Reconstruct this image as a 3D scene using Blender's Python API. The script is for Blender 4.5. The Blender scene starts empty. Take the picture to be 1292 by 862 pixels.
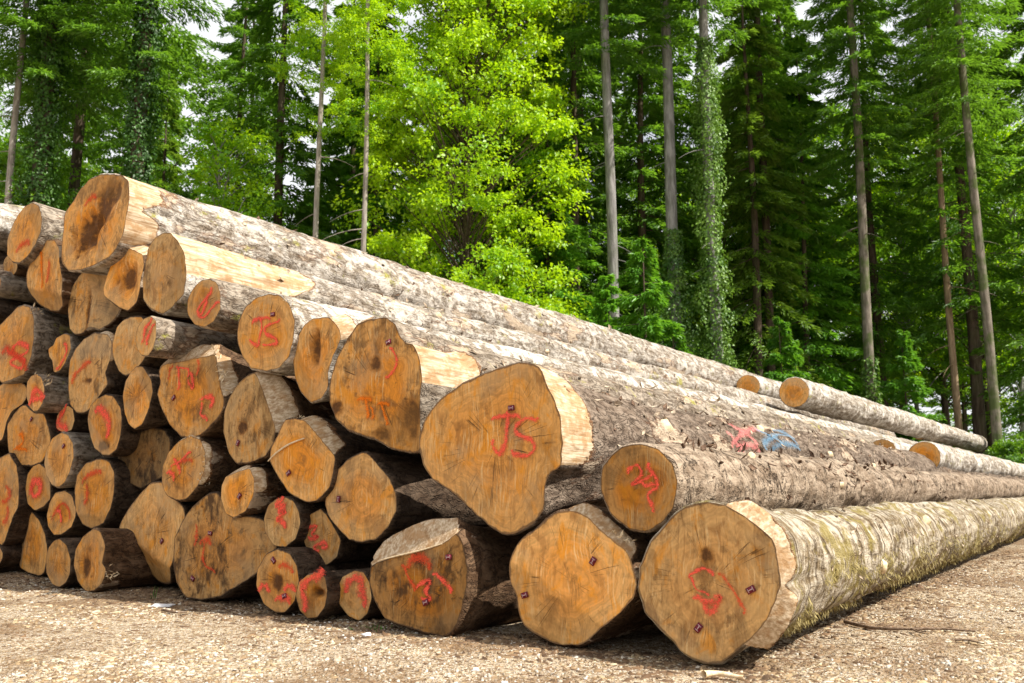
import bpy, math, random
import numpy as np
from mathutils import Vector, Matrix
from mathutils.bvhtree import BVHTree

# ------------------------------------------------------------------ camera, sky, sun, exposure
F_PX, W_PX, H_PX = 1200.0, 1292.0, 862.0
HORIZON, CAM_H = 606.0, 0.85
PITCH = math.atan((HORIZON - 431.0) / F_PX)
scene = bpy.context.scene
COL = scene.collection

cam = bpy.data.cameras.new('camera')
cam.sensor_width = 36.0
cam.lens = 36.0 * F_PX / W_PX
cam.clip_start, cam.clip_end = 0.05, 3000.0
cam.dof.use_dof = True
cam.dof.focus_distance = 6.2
cam.dof.aperture_fstop = 4.0
cam_ob = bpy.data.objects.new('camera', cam)
COL.objects.link(cam_ob)
cam_ob.location = (0, 0, CAM_H)
cam_ob.rotation_euler = (math.pi / 2 + PITCH, 0, 0)
scene.camera = cam_ob

SUN_EL = math.radians(49)
SUN_DIR = Vector((0.913, -0.399, 0)).normalized() * math.cos(SUN_EL) + Vector((0, 0, math.sin(SUN_EL)))
world = bpy.data.worlds.new('World')
scene.world = world
world.use_nodes = True
wn = world.node_tree
bg = wn.nodes['Background']
sky = wn.nodes.new('ShaderNodeTexSky')
sky.sky_type = 'NISHITA'
sky.sun_disc = False
sky.sun_elevation = SUN_EL
sky.sun_rotation = math.atan2(SUN_DIR.x, SUN_DIR.y)
sky.dust_density = 2.5
sky.air_density = 1.2
wtc = wn.nodes.new('ShaderNodeTexCoord')
wno = wn.nodes.new('ShaderNodeTexNoise')          # broken white cloud over the whole sky
wno.inputs['Scale'].default_value = 2.6
wno.inputs['Detail'].default_value = 6
wno.inputs['Roughness'].default_value = 0.6
wmr = wn.nodes.new('ShaderNodeMapRange')
wmr.interpolation_type = 'SMOOTHSTEP'
wmr.inputs[1].default_value = 0.30
wmr.inputs[2].default_value = 0.52
wmx = wn.nodes.new('ShaderNodeMix')
wmx.data_type = 'RGBA'
wmx.inputs[7].default_value = (11.5, 11.7, 12.0, 1)
wn.links.new(wtc.outputs['Generated'], wno.inputs['Vector'])
wn.links.new(wno.outputs[0], wmr.inputs[0])
wn.links.new(wmr.outputs[0], wmx.inputs[0])
wn.links.new(sky.outputs[0], wmx.inputs[6])
wn.links.new(wmx.outputs[2], bg.inputs[0])
bg.inputs[1].default_value = 0.058

sun = bpy.data.lights.new('sun', 'SUN')
sun.energy = 5.0
sun.angle = math.radians(0.55)
sun.color = (1.0, 0.95, 0.86)
sun_ob = bpy.data.objects.new('sun', sun)
COL.objects.link(sun_ob)
sun_ob.rotation_euler = SUN_DIR.to_track_quat('Z', 'Y').to_euler()
sun_ob.location = SUN_DIR * 50

scene.view_settings.view_transform = 'Standard'
scene.view_settings.look = 'None'
scene.view_settings.gamma = 1.0
scene.view_settings.use_curve_mapping = False
scene.view_settings.exposure = 0.72
scene.cycles.max_bounces = 6
scene.cycles.diffuse_bounces = 3
scene.cycles.glossy_bounces = 1

# ------------------------------------------------------------------ helpers
rng = np.random.default_rng(7)
random.seed(7)
CP, SP = math.cos(PITCH), math.sin(PITCH)

def ray(px, py):
    x, y = (px - 646.0) / F_PX, (431.0 - py) / F_PX
    return np.array([x, CP - SP * y, SP + CP * y])

EYE = np.array([0.0, 0.0, CAM_H])

def on_ground(px, py, z=0.0):
    d = ray(px, py)
    return EYE + d * ((z - CAM_H) / d[2])

def at_depth(px, py, Y):
    d = ray(px, py)
    return EYE + d * (Y / d[1])

def on_plane(px, py, p, n):
    d = ray(px, py)
    return EYE + d * (np.dot(p - EYE, n) / np.dot(d, n))

def hash3(ix, iy, iz, seed):
    seed = int(seed) % 100003
    h = (ix.astype(np.int64) * 374761393 + iy.astype(np.int64) * 668265263 + iz.astype(np.int64) * 2147483647 + seed * 144665) & 0xffffffff
    h = ((h ^ (h >> 13)) * 1274126177) & 0xffffffff
    h = ((h ^ (h >> 16)) * 2246822519) & 0xffffffff
    return ((h ^ (h >> 15)) & 0xffff) / 65535.0

def vnoise(x, y, z, seed=0):
    x, y, z = np.broadcast_arrays(np.asarray(x, float), np.asarray(y, float), np.asarray(z, float))
    ix, iy, iz = np.floor(x), np.floor(y), np.floor(z)
    fx, fy, fz = x - ix, y - iy, z - iz
    fx, fy, fz = [f * f * (3 - 2 * f) for f in (fx, fy, fz)]
    o = 0
    for a in (0, 1):
        for b in (0, 1):
            for c in (0, 1):
                w = (fx if a else 1 - fx) * (fy if b else 1 - fy) * (fz if c else 1 - fz)
                o = o + w * hash3(ix + a, iy + b, iz + c, seed)
    return o * 2 - 1

def mesh_from(name, verts, faces, mat=None, smooth=True, attrs=None, uv=None):
    """verts (n,3); faces: (m,3) or (m,4) int array or list of such arrays"""
    me = bpy.data.meshes.new(name)
    if isinstance(faces, np.ndarray):
        faces = [faces]
    verts = np.asarray(verts, dtype=np.float32)
    loops = np.concatenate([f.reshape(-1) for f in faces]).astype(np.int32)
    sizes = np.concatenate([np.full(len(f), f.shape[1], dtype=np.int32) for f in faces])
    starts = np.concatenate([[0], np.cumsum(sizes)[:-1]]).astype(np.int32)
    me.vertices.add(len(verts))
    me.vertices.foreach_set('co', verts.reshape(-1))
    me.loops.add(len(loops))
    me.loops.foreach_set('vertex_index', loops)
    me.polygons.add(len(sizes))
    me.polygons.foreach_set('loop_start', starts)
    me.polygons.foreach_set('loop_total', sizes)
    me.update(calc_edges=True)
    if smooth:
        me.polygons.foreach_set('use_smooth', np.ones(len(sizes), dtype=bool))
    for k, v in (attrs or {}).items():
        a = me.attributes.new(k, 'FLOAT', 'POINT')
        a.data.foreach_set('value', np.asarray(v, dtype=np.float32))
    if uv is not None:
        l = me.uv_layers.new(name='UVMap')
        l.data.foreach_set('uv', np.asarray(uv, dtype=np.float32)[loops].reshape(-1))
    if mat:
        me.materials.append(mat)
    return me

def obj(name, me, parent=None, **props):
    o = bpy.data.objects.new(name, me)
    COL.objects.link(o)
    if parent:
        o.parent = parent
    for k, v in props.items():
        o[k] = v
    return o

def grid_faces(nr, nc, wrap=True, flip=False):
    i = np.arange(nr - 1)[:, None]
    j = np.arange(nc if wrap else nc - 1)[None, :]
    j2 = (j + 1) % nc
    f = np.stack(np.broadcast_arrays(i * nc + j, i * nc + j2, (i + 1) * nc + j2, (i + 1) * nc + j), -1).reshape(-1, 4)
    return f[:, ::-1] if flip else f

# ------------------------------------------------------------------ material helpers
class NT:
    def __init__(self, name):
        self.mat = bpy.data.materials.new(name)
        self.mat.use_nodes = True
        self.t = self.mat.node_tree
        self.t.nodes.clear()
        self.out = self.t.nodes.new('ShaderNodeOutputMaterial')
    def n(self, typ, **kw):
        nd = self.t.nodes.new(typ)
        for k, v in kw.items():
            setattr(nd, k, v)
        return nd
    def set(self, sock, v):
        if isinstance(v, bpy.types.NodeSocket):
            self.t.links.new(v, sock)
        elif isinstance(v, (tuple, list)) and sock.type == 'RGBA' and len(v) == 3:
            sock.default_value = (*v, 1)
        else:
            sock.default_value = v
    def math(self, op, a, b=None, c=None, clamp=False):
        nd = self.n('ShaderNodeMath', operation=op, use_clamp=clamp)
        for i, v in enumerate((a, b, c)):
            if v is not None:
                self.set(nd.inputs[i], v)
        return nd.outputs[0]
    def noise(self, vec, scale, detail=4, rough=0.55, dist=0.0, out=0):
        nd = self.n('ShaderNodeTexNoise')
        if vec is not None:
            self.set(nd.inputs['Vector'], vec)
        nd.inputs['Scale'].default_value = scale
        nd.inputs['Detail'].default_value = detail
        nd.inputs['Roughness'].default_value = rough
        nd.inputs['Distortion'].default_value = dist
        return nd.outputs[out]
    def voro(self, vec, scale, feature='F1', out=0, rand=1.0):
        nd = self.n('ShaderNodeTexVoronoi', feature=feature)
        self.set(nd.inputs['Vector'], vec)
        nd.inputs['Scale'].default_value = scale
        nd.inputs['Randomness'].default_value = rand
        return nd.outputs[out]
    def mapping(self, vec, scale=(1, 1, 1), rot=(0, 0, 0), loc=(0, 0, 0)):
        nd = self.n('ShaderNodeMapping')
        self.set(nd.inputs['Vector'], vec)
        self.set(nd.inputs['Scale'], scale)
        self.set(nd.inputs['Rotation'], rot)
        self.set(nd.inputs['Location'], loc)
        return nd.outputs[0]
    def step(self, x, a, b):
        nd = self.n('ShaderNodeMapRange', interpolation_type='SMOOTHSTEP')
        self.set(nd.inputs[0], x)
        self.set(nd.inputs[1], a)
        self.set(nd.inputs[2], b)
        return nd.outputs[0]
    def mix(self, f, a, b, blend='MIX'):
        nd = self.n('ShaderNodeMix', data_type='RGBA', blend_type=blend)
        self.set(nd.inputs[0], f)
        self.set(nd.inputs[6], a)
        self.set(nd.inputs[7], b)
        return nd.outputs[2]
    def attr(self, name):
        return self.n('ShaderNodeAttribute', attribute_name=name).outputs['Fac']
    def coord(self, which='Object'):
        return self.n('ShaderNodeTexCoord').outputs[which]
    def addv(self, a, b):
        nd = self.n('ShaderNodeVectorMath', operation='ADD')
        self.set(nd.inputs[0], a)
        self.set(nd.inputs[1], b)
        return nd.outputs[0]
    def info(self):
        return self.n('ShaderNodeObjectInfo')
    def bump(self, h, strength, dist, normal=None):
        nd = self.n('ShaderNodeBump')
        nd.inputs['Strength'].default_value = strength
        nd.inputs['Distance'].default_value = dist
        self.set(nd.inputs['Height'], h)
        if normal is not None:
            self.set(nd.inputs['Normal'], normal)
        return nd.outputs[0]
    def principled(self, col, rough=0.85, normal=None, spec=0.25):
        nd = self.n('ShaderNodeBsdfPrincipled')
        self.set(nd.inputs['Base Color'], col)
        self.set(nd.inputs['Roughness'], rough)
        self.set(nd.inputs['Specular IOR Level'], spec)
        if normal is not None:
            self.set(nd.inputs['Normal'], normal)
        return nd.outputs[0]
    def done(self, surf):
        self.t.links.new(surf, self.out.inputs['Surface'])
        return self.mat

def scaled(c, k):
    return tuple(min(1, x * k) for x in c)

# ---- sawn log ends
def make_cut_wood():
    m = NT('sawn_log_end')
    inf = m.info()
    sep = m.n('ShaderNodeSeparateColor')
    m.t.links.new(inf.outputs['Color'], sep.inputs[0])
    bright, heartk, dirtk = sep.outputs[0], sep.outputs[1], sep.outputs[2]
    shift = m.n('ShaderNodeCombineXYZ')
    r100 = m.math('MULTIPLY', inf.outputs['Random'], 83.0)
    m.set(shift.inputs[0], r100); m.set(shift.inputs[1], r100); m.set(shift.inputs[2], r100)
    co = m.coord()
    vec = m.addv(co, shift.outputs[0])
    rad = m.attr('rad')
    rot = m.attr('rot')
    ang = m.attr('ang')
    rm = m.attr('rmean')
    big = m.noise(vec, 5.0, 3, 0.55)
    mid = m.noise(vec, 17.0, 4, 0.65)
    fine = m.noise(vec, 70.0, 3, 0.7)
    rr = m.math('ADD', rad, m.math('MULTIPLY', m.math('SUBTRACT', big, 0.5), 0.55))
    heart = m.math('MULTIPLY', m.step(rr, 0.80, 0.42), heartk)
    col = m.mix(heart, (0.62, 0.315, 0.092), (0.63, 0.225, 0.018))
    rnd2 = m.math('FRACT', m.math('MULTIPLY', inf.outputs['Random'], 7.31))
    col = m.mix(m.math('MULTIPLY', m.step(rnd2, 0.45, 0.95), 0.6), col, (0.56, 0.37, 0.165))
    # growth rings
    ph = m.math('MULTIPLY', m.math('MULTIPLY', rr, rm), 260.0)
    ring = m.math('SINE', m.math('ADD', ph, m.math('MULTIPLY', mid, 3.0)))
    ph2 = m.math('MULTIPLY', m.math('MULTIPLY', rr, rm), 95.0)
    ring2 = m.math('SINE', m.math('ADD', ph2, m.math('MULTIPLY', big, 6.0)))
    rv = m.math('ADD', m.math('MULTIPLY', ring, 0.06), m.math('MULTIPLY', ring2, 0.09))
    rv = m.math('ADD', rv, 1.0)
    g = m.n('ShaderNodeCombineColor')
    for i in range(3):
        m.set(g.inputs[i], rv)
    col = m.mix(1.0, col, g.outputs[0], 'MULTIPLY')
    # patchy sap and resin stain
    rotv = m.n('ShaderNodeCombineXYZ')
    m.set(rotv.inputs[2], m.math('MULTIPLY', inf.outputs['Random'], 61.0))
    pat = m.noise(m.mapping(vec, scale=(8.0, 5.0, 6.0), rot=rotv.outputs[0]), 1.0, 4, 0.62, 0.9)
    col = m.mix(m.math('MULTIPLY', m.step(pat, 0.51, 0.66), 0.7), col, (0.70, 0.265, 0.014))
    col = m.mix(m.math('MULTIPLY', m.step(pat, 0.46, 0.34), 0.55), col, (0.27, 0.115, 0.03))
    # saw marks: fine curved lines at a random direction
    sawv = m.mapping(m.addv(vec, m.mapping(m.noise(vec, 3.0, 2, 0.5, out=1), scale=(0.12, 0.12, 0.12))), scale=(110.0, 5.0, 1.0), rot=rotv.outputs[0])
    saw = m.noise(sawv, 1.0, 3, 0.6)
    sawm = m.step(m.noise(vec, 4.5, 2, 0.5), 0.42, 0.60)
    col = m.mix(m.math('MULTIPLY', m.math('MULTIPLY', m.step(saw, 0.52, 0.68), sawm), 0.7), col, (0.78, 0.54, 0.26))
    sawd = m.step(saw, 0.44, 0.28)
    col = m.mix(m.math('MULTIPLY', sawd, 0.5), col, (0.20, 0.09, 0.022))
    # dirt
    strv = m.mapping(vec, scale=(15.0, 7.0, 6.0), rot=rotv.outputs[0])
    streak = m.noise(strv, 1.0, 5, 0.68, 0.5)
    dirt = m.math('MULTIPLY', m.step(m.math('ADD', m.math('MULTIPLY', streak, 0.55), m.math('MULTIPLY', big, 0.45)), 0.47, 0.62), dirtk)
    col = m.mix(m.math('MULTIPLY', dirt, 0.92), col, (0.085, 0.040, 0.014))
    spots = m.step(mid, 0.58, 0.70)
    col = m.mix(m.math('MULTIPLY', spots, m.math('MULTIPLY', dirtk, 0.8)), col, (0.085, 0.042, 0.016))
    grey = m.step(m.noise(vec, 3.6, 4, 0.6), 0.52, 0.66)
    col = m.mix(m.math('MULTIPLY', grey, 0.45), col, (0.42, 0.27, 0.135))
    # radial checks
    cv = m.n('ShaderNodeCombineXYZ')
    m.set(cv.inputs[0], m.math('ADD', m.math('MULTIPLY', ang, 3.2), r100))
    m.set(cv.inputs[1], m.math('ADD', m.math('MULTIPLY', rad, 0.12), m.math('MULTIPLY', mid, 0.05)))
    m.set(cv.inputs[2], r100)
    crk = m.noise(cv.outputs[0], 2.2, 1, 0.5, 0.0)
    crkd = m.math('ABSOLUTE', m.math('SUBTRACT', crk, 0.53))
    crack = m.math('MULTIPLY', m.math('MULTIPLY', m.step(crkd, 0.012, 0.003), m.step(big, 0.46, 0.56)), m.step(rad, 1.0, 0.6))
    col = m.mix(m.math('MULTIPLY', crack, 0.85), col, (0.07, 0.035, 0.013))
    # dark rot
    rotn = m.math('ADD', rot, m.math('MULTIPLY', m.math('SUBTRACT', mid, 0.5), 1.5))
    rotn = m.math('ADD', rotn, m.math('MULTIPLY', m.math('SUBTRACT', streak, 0.5), 0.9))
    rota = m.math('MULTIPLY', m.step(rotn, 0.05, 0.75), m.step(rot, 0.0, 0.35))
    rotb = m.math('MULTIPLY', m.step(rotn, 0.55, 1.05), m.step(rot, 0.1, 0.6))
    col = m.mix(m.math('MULTIPLY', rota, 0.75), col, (0.30, 0.12, 0.022))
    col = m.mix(m.math('MULTIPLY', rotb, 0.9), col, m.mix(fine, (0.035, 0.014, 0.005), (0.14, 0.055, 0.014)))
    tone = m.attr('tone')
    col = m.mix(m.math('MAXIMUM', tone, 0.0), col, (0.46, 0.33, 0.19))
    col = m.mix(m.math('MAXIMUM', m.math('MULTIPLY', tone, -1.0), 0.0), col, (0.20, 0.10, 0.025))
    # bark rim
    rim = m.step(m.math('ADD', rad, m.math('MULTIPLY', m.math('SUBTRACT', mid, 0.5), 0.07)), 0.970, 0.988)
    col = m.mix(m.math('MULTIPLY', rim, 0.75), col, (0.10, 0.06, 0.035))
    b = m.n('ShaderNodeCombineColor')
    rnd3 = m.math('FRACT', m.math('MULTIPLY', inf.outputs['Random'], 13.7))
    bb = m.math('MULTIPLY', m.math('MULTIPLY', m.math('POWER', bright, 1.35), m.math('ADD', 0.86, m.math('MULTIPLY', rnd3, 0.32))), m.math('ADD', 0.86, m.math('MULTIPLY', fine, 0.28)))
    for i in range(3):
        m.set(b.inputs[i], bb)
    col = m.mix(1.0, col, b.outputs[0], 'MULTIPLY')
    h = m.math('ADD', m.math('MULTIPLY', saw, 0.5), m.math('MULTIPLY', fine, 0.5))
    h = m.math('SUBTRACT', h, m.math('MULTIPLY', crack, 1.2))
    nrm = m.bump(h, 0.7, 0.006)
    return m.done(m.principled(col, 0.75, nrm, 0.2))

# ---- bark
def make_bark(name, base, light, dark, plates=1.0, wrinkle=0.0, peel=0.0, moss=0.0, mossc=(0.26, 0.24, 0.05), lich=0.4, rough=1.0, crackle=0.0):
    m = NT('bark_' + name)
    inf = m.info()
    shift = m.n('ShaderNodeCombineXYZ')
    r100 = m.math('MULTIPLY', inf.outputs['Random'], 57.0)
    for i in range(3):
        m.set(shift.inputs[i], r100)
    vec = m.addv(m.coord(), shift.outputs[0])
    warp = m.noise(vec, 3.0, 3, 0.5, out=1)
    wv = m.n('ShaderNodeVectorMath', operation='MULTIPLY_ADD')
    m.set(wv.inputs[0], warp); m.set(wv.inputs[1], (0.10, 0.10, 0.10)); m.set(wv.inputs[2], vec)
    wvec = wv.outputs[0]
    big = m.noise(vec, 1.7, 4, 0.6)
    mid = m.noise(vec, 9.0, 4, 0.65)
    fine = m.noise(vec, 45.0, 3, 0.75)
    along = m.noise(m.mapping(wvec, scale=(22, 22, 3.0)), 1.0, 3, 0.65)
    across = m.noise(m.mapping(wvec, scale=(3.0, 3.0, 24)), 1.0, 4, 0.6)
    rid = m.noise(m.mapping(wvec, scale=(13, 13, 6.5)), 1.0, 3, 0.7, 0.8)
    crack = m.step(m.math('ABSOLUTE', m.math('SUBTRACT', rid, 0.5)), 0.045, 0.0)
    tone = m.math('ADD', m.math('MULTIPLY', mid, 0.5), m.math('MULTIPLY', along, 0.5))
    col = m.mix(m.step(tone, 0.40, 0.62), base, light)
    col = m.mix(m.step(m.math('ADD', m.math('MULTIPLY', fine, 0.6), m.math('MULTIPLY', along, 0.4)), 0.46, 0.34), col, dark)
    col = m.mix(m.math('MULTIPLY', crack, 0.6 * plates), col, dark)
    li = m.step(m.math('ADD', m.math('MULTIPLY', big, 0.55), m.math('MULTIPLY', mid, 0.45)), 0.50, 0.60)
    col = m.mix(m.math('MULTIPLY', li, lich), col, scaled(light, 1.25))
    if wrinkle:
        wr = m.step(across, 0.50, 0.36)
        col = m.mix(m.math('MULTIPLY', wr, wrinkle), col, dark)
        wl = m.step(across, 0.56, 0.70)
        col = m.mix(m.math('MULTIPLY', wl, wrinkle * 0.7), col, scaled(light, 1.2))
    if crackle:
        r2 = m.noise(m.mapping(wvec, scale=(3.5, 3.5, 5.5)), 1.0, 4, 0.7, 1.4)
        ck = m.math('MULTIPLY', m.step(m.math('ABSOLUTE', m.math('SUBTRACT', r2, 0.5)), 0.020, 0.004), m.step(big, 0.40, 0.55))
        ck2 = m.step(m.noise(m.mapping(wvec, scale=(9, 9, 4.5)), 1.0, 5, 0.8), 0.575, 0.64)
        ck = m.math('MAXIMUM', ck, m.math('MULTIPLY', ck2, 0.85))
        col = m.mix(m.math('MULTIPLY', ck, crackle), col, dark)
    if peel:
        pv = m.noise(m.mapping(vec, scale=(3.2, 3.2, 1.3)), 1.0, 5, 0.62)
        pe = m.step(pv, 0.60 - 0.14 * peel, 0.63 - 0.14 * peel)
        pcol = m.mix(along, (0.38, 0.27, 0.175), (0.54, 0.44, 0.33))
        col = m.mix(m.math('MULTIPLY', pe, 0.85), col, pcol)
        edge = m.math('MULTIPLY', m.step(pv, 0.585 - 0.14 * peel, 0.60 - 0.14 * peel), m.math('SUBTRACT', 1.0, pe))
        col = m.mix(m.math('MULTIPLY', edge, 0.6), col, (0.13, 0.06, 0.03))
    if moss:
        geo = m.n('ShaderNodeNewGeometry')
        mo = m.noise(m.addv(vec, (5.3, 1.7, 2.2)), 4.0, 5, 0.7)
        mm = m.step(mo, 0.62 - 0.22 * moss, 0.72 - 0.22 * moss)
        mcol = m.mix(fine, scaled(mossc, 0.5), scaled(mossc, 1.7))
        col = m.mix(m.math('MULTIPLY', mm, 0.85), col, mcol)
    # exposed wood where the butt has been trimmed
    wood = m.attr('wood')
    wn_ = m.math('ADD', wood, m.math('MULTIPLY', m.math('SUBTRACT', m.noise(vec, 5.5, 5, 0.65), 0.5), 0.13))
    wn_ = m.math('ADD', wn_, m.math('MULTIPLY', m.math('SUBTRACT', fine, 0.5), 0.012))
    wm = m.step(wn_, 0.0, 0.003)
    grain = m.noise(m.mapping(vec, scale=(60, 60, 3.0)), 1.0, 4, 0.6)
    wcol = m.mix(m.step(grain, 0.35, 0.65), (0.39, 0.27, 0.155), (0.64, 0.51, 0.36))
    wcol = m.mix(m.math('MULTIPLY', m.step(mid, 0.46, 0.64), 0.75), wcol, (0.36, 0.20, 0.085))
    wcol = m.mix(m.math('MULTIPLY', m.step(along, 0.50, 0.36), 0.6), wcol, (0.24, 0.13, 0.055))
    rimw = m.math('MULTIPLY', m.step(wn_, -0.012, -0.002), m.math('SUBTRACT', 1.0, wm))
    col = m.mix(m.math('MULTIPLY', rimw, 0.8), col, (0.20, 0.09, 0.035))
    col = m.mix(wm, col, wcol)
    h = m.math('ADD', m.math('MULTIPLY', mid, 0.8), m.math('MULTIPLY', fine, 0.5))
    h = m.math('ADD', h, m.math('MULTIPLY', along, 0.5))
    h = m.math('SUBTRACT', h, m.math('MULTIPLY', crack, 0.35 * plates))
    if wrinkle:
        h = m.math('ADD', h, m.math('MULTIPLY', across, 1.2 * wrinkle))
    if crackle:
        h = m.math('SUBTRACT', h, m.math('MULTIPLY', ck, 0.6))
    hw = m.math('ADD', m.math('MULTIPLY', grain, 0.18), 0.3)
    hm = m.n('ShaderNodeMix', data_type='FLOAT')
    m.set(hm.inputs[0], wm); m.set(hm.inputs[2], h); m.set(hm.inputs[3], hw)
    nrm = m.bump(hm.outputs[0], 0.9, 0.022 * rough)
    return m.done(m.principled(col, 0.9, nrm, 0.15))

CUT = make_cut_wood()
BARK = {
    'grey':  make_bark('grey', (0.165, 0.125, 0.088), (0.33, 0.275, 0.215), (0.045, 0.028, 0.018), peel=0.10, moss=0.15, lich=0.5),
    'bleached': make_bark('bleached', (0.215, 0.17, 0.125), (0.48, 0.43, 0.37), (0.06, 0.038, 0.022), plates=0.9, peel=0.10, moss=0.16, lich=0.75),
    'white': make_bark('white', (0.26, 0.21, 0.155), (0.56, 0.515, 0.455), (0.07, 0.043, 0.024), plates=0.8, wrinkle=0.4, moss=0.10, lich=0.85, rough=0.9),
    'red':   make_bark('red', (0.125, 0.088, 0.062), (0.26, 0.20, 0.15), (0.042, 0.026, 0.016), plates=1.0, peel=0.04, lich=0.4, rough=1.4),
    'tan':   make_bark('tan', (0.20, 0.142, 0.095), (0.36, 0.28, 0.205), (0.032, 0.02, 0.012), plates=0.4, lich=0.45, crackle=1.0, rough=1.0),
    'mossy': make_bark('mossy', (0.20, 0.145, 0.08), (0.46, 0.40, 0.31), (0.06, 0.037, 0.018), plates=0.4, wrinkle=0.9, moss=0.48, mossc=(0.20, 0.155, 0.042), lich=0.7, rough=1.3),
    'dark':  make_bark('dark', (0.050, 0.030, 0.018), (0.105, 0.072, 0.048), (0.014, 0.009, 0.006), lich=0.25),  # shade of the gaps between logs put into the colour, albedo lowered
    'brown': make_bark('brown', (0.075, 0.040, 0.020), (0.145, 0.088, 0.05), (0.02, 0.011, 0.006), lich=0.25, peel=0.03),  # darkened likewise, so the gaps look deeply shaded
}

def make_paint(name, colr, edge=0.55, cover=1.0):
    m = NT('spray_paint_' + name)
    uv = m.n('ShaderNodeSeparateXYZ')
    m.t.links.new(m.coord('UV'), uv.inputs[0])
    v = m.math('ABSOLUTE', uv.outputs[1])
    vec = m.coord()
    nz = m.noise(vec, 42.0, 5, 0.85)
    n2 = m.noise(m.mapping(vec, scale=(60, 240, 60)), 1.0, 3, 0.7)
    prof = m.math('SUBTRACT', 1.0, m.math('POWER', v, 1.3))
    d = m.math('ADD', prof, m.math('MULTIPLY', m.math('SUBTRACT', nz, 0.5), 1.0 + edge))
    d = m.math('ADD', d, m.math('MULTIPLY', m.math('SUBTRACT', n2, 0.5), 1.0))
    a = m.math('MULTIPLY', m.math('MULTIPLY', m.step(d, 0.08 + 0.30 * edge, 0.85 + 0.28 * edge), m.step(v, 1.0, 0.8)), cover)
    col = m.mix(m.step(n2, 0.3, 0.6), scaled(colr, 0.75), colr)
    bs = m.principled(col, 0.95, None, 0.05)
    tr = m.n('ShaderNodeBsdfTransparent').outputs[0]
    mx = m.n('ShaderNodeMixShader')
    m.set(mx.inputs[0], a); m.t.links.new(tr, mx.inputs[1]); m.t.links.new(bs, mx.inputs[2])
    return m.done(mx.outputs[0])

PAINT = {
    'red': make_paint('red', (1.0, 0.125, 0.08), 0.95, 0.90),
    'faint': make_paint('faint_red', (0.80, 0.085, 0.035), 0.95, 0.65),
    'orange': make_paint('orange', (0.85, 0.20, 0.015), 0.75, 0.85),
    'pink': make_paint('pink', (0.75, 0.22, 0.21), 1.15, 0.55),
    'blue': make_paint('blue', (0.16, 0.31, 0.45), 1.15, 0.55),
}

def simple_mat(name, c1, c2, scale=30.0, rough=0.8, bump=0.0):
    m = NT(name)
    vec = m.coord()
    nz = m.noise(vec, scale, 4, 0.6)
    col = m.mix(m.step(nz, 0.35, 0.65), c1, c2)
    nrm = m.bump(nz, bump, 0.01) if bump else None
    return m.done(m.principled(col, rough, nrm))

TAG_RED = simple_mat('plastic_tag_red', (0.22, 0.012, 0.02), (0.12, 0.01, 0.025), 60, 0.4)
TAG_WHITE = simple_mat('plastic_tag_print', (0.55, 0.38, 0.38), (0.45, 0.3, 0.3), 60, 0.5)
SPLINTER = simple_mat('splintered_wood', (0.62, 0.46, 0.27), (0.78, 0.64, 0.44), 40, 0.7, 0.4)
TWIG = simple_mat('twig_bark', (0.12, 0.075, 0.045), (0.22, 0.15, 0.10), 60, 0.85, 0.4)
BARKBIT = simple_mat('bark_scrap', (0.09, 0.05, 0.03), (0.20, 0.125, 0.08), 45, 0.9, 0.6)
STRANDS = simple_mat('moss_strands', (0.24, 0.19, 0.06), (0.46, 0.38, 0.18), 6, 0.9)
GRASS = simple_mat('grass_blade', (0.06, 0.13, 0.02), (0.10, 0.20, 0.03), 20, 0.6)
SCRAP = simple_mat('pale_scrap', (0.72, 0.71, 0.70), (0.8, 0.8, 0.8), 30, 0.6)

# ------------------------------------------------------------------ ground
def smooth01(x):
    x = np.clip(x, 0, 1)
    return x * x * (3 - 2 * x)

def ground_z(x, y):
    x, y = np.asarray(x, float), np.asarray(y, float)
    rise = 2.2 * smooth01((y - 24.0 - 0.12 * np.maximum(-x, 0)) / 14.0) + 0.02 * np.maximum(y - 40, 0)
    near = np.exp(-((y - 7) / 9.0) ** 2)
    b = 0.016 * vnoise(x * 1.3, y * 1.3, 0, 3) + 0.010 * vnoise(x * 4.1, y * 4.1, 0, 4) + 0.006 * vnoise(x * 11, y * 11, 0, 5)
    return rise + b - 0.014

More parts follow.
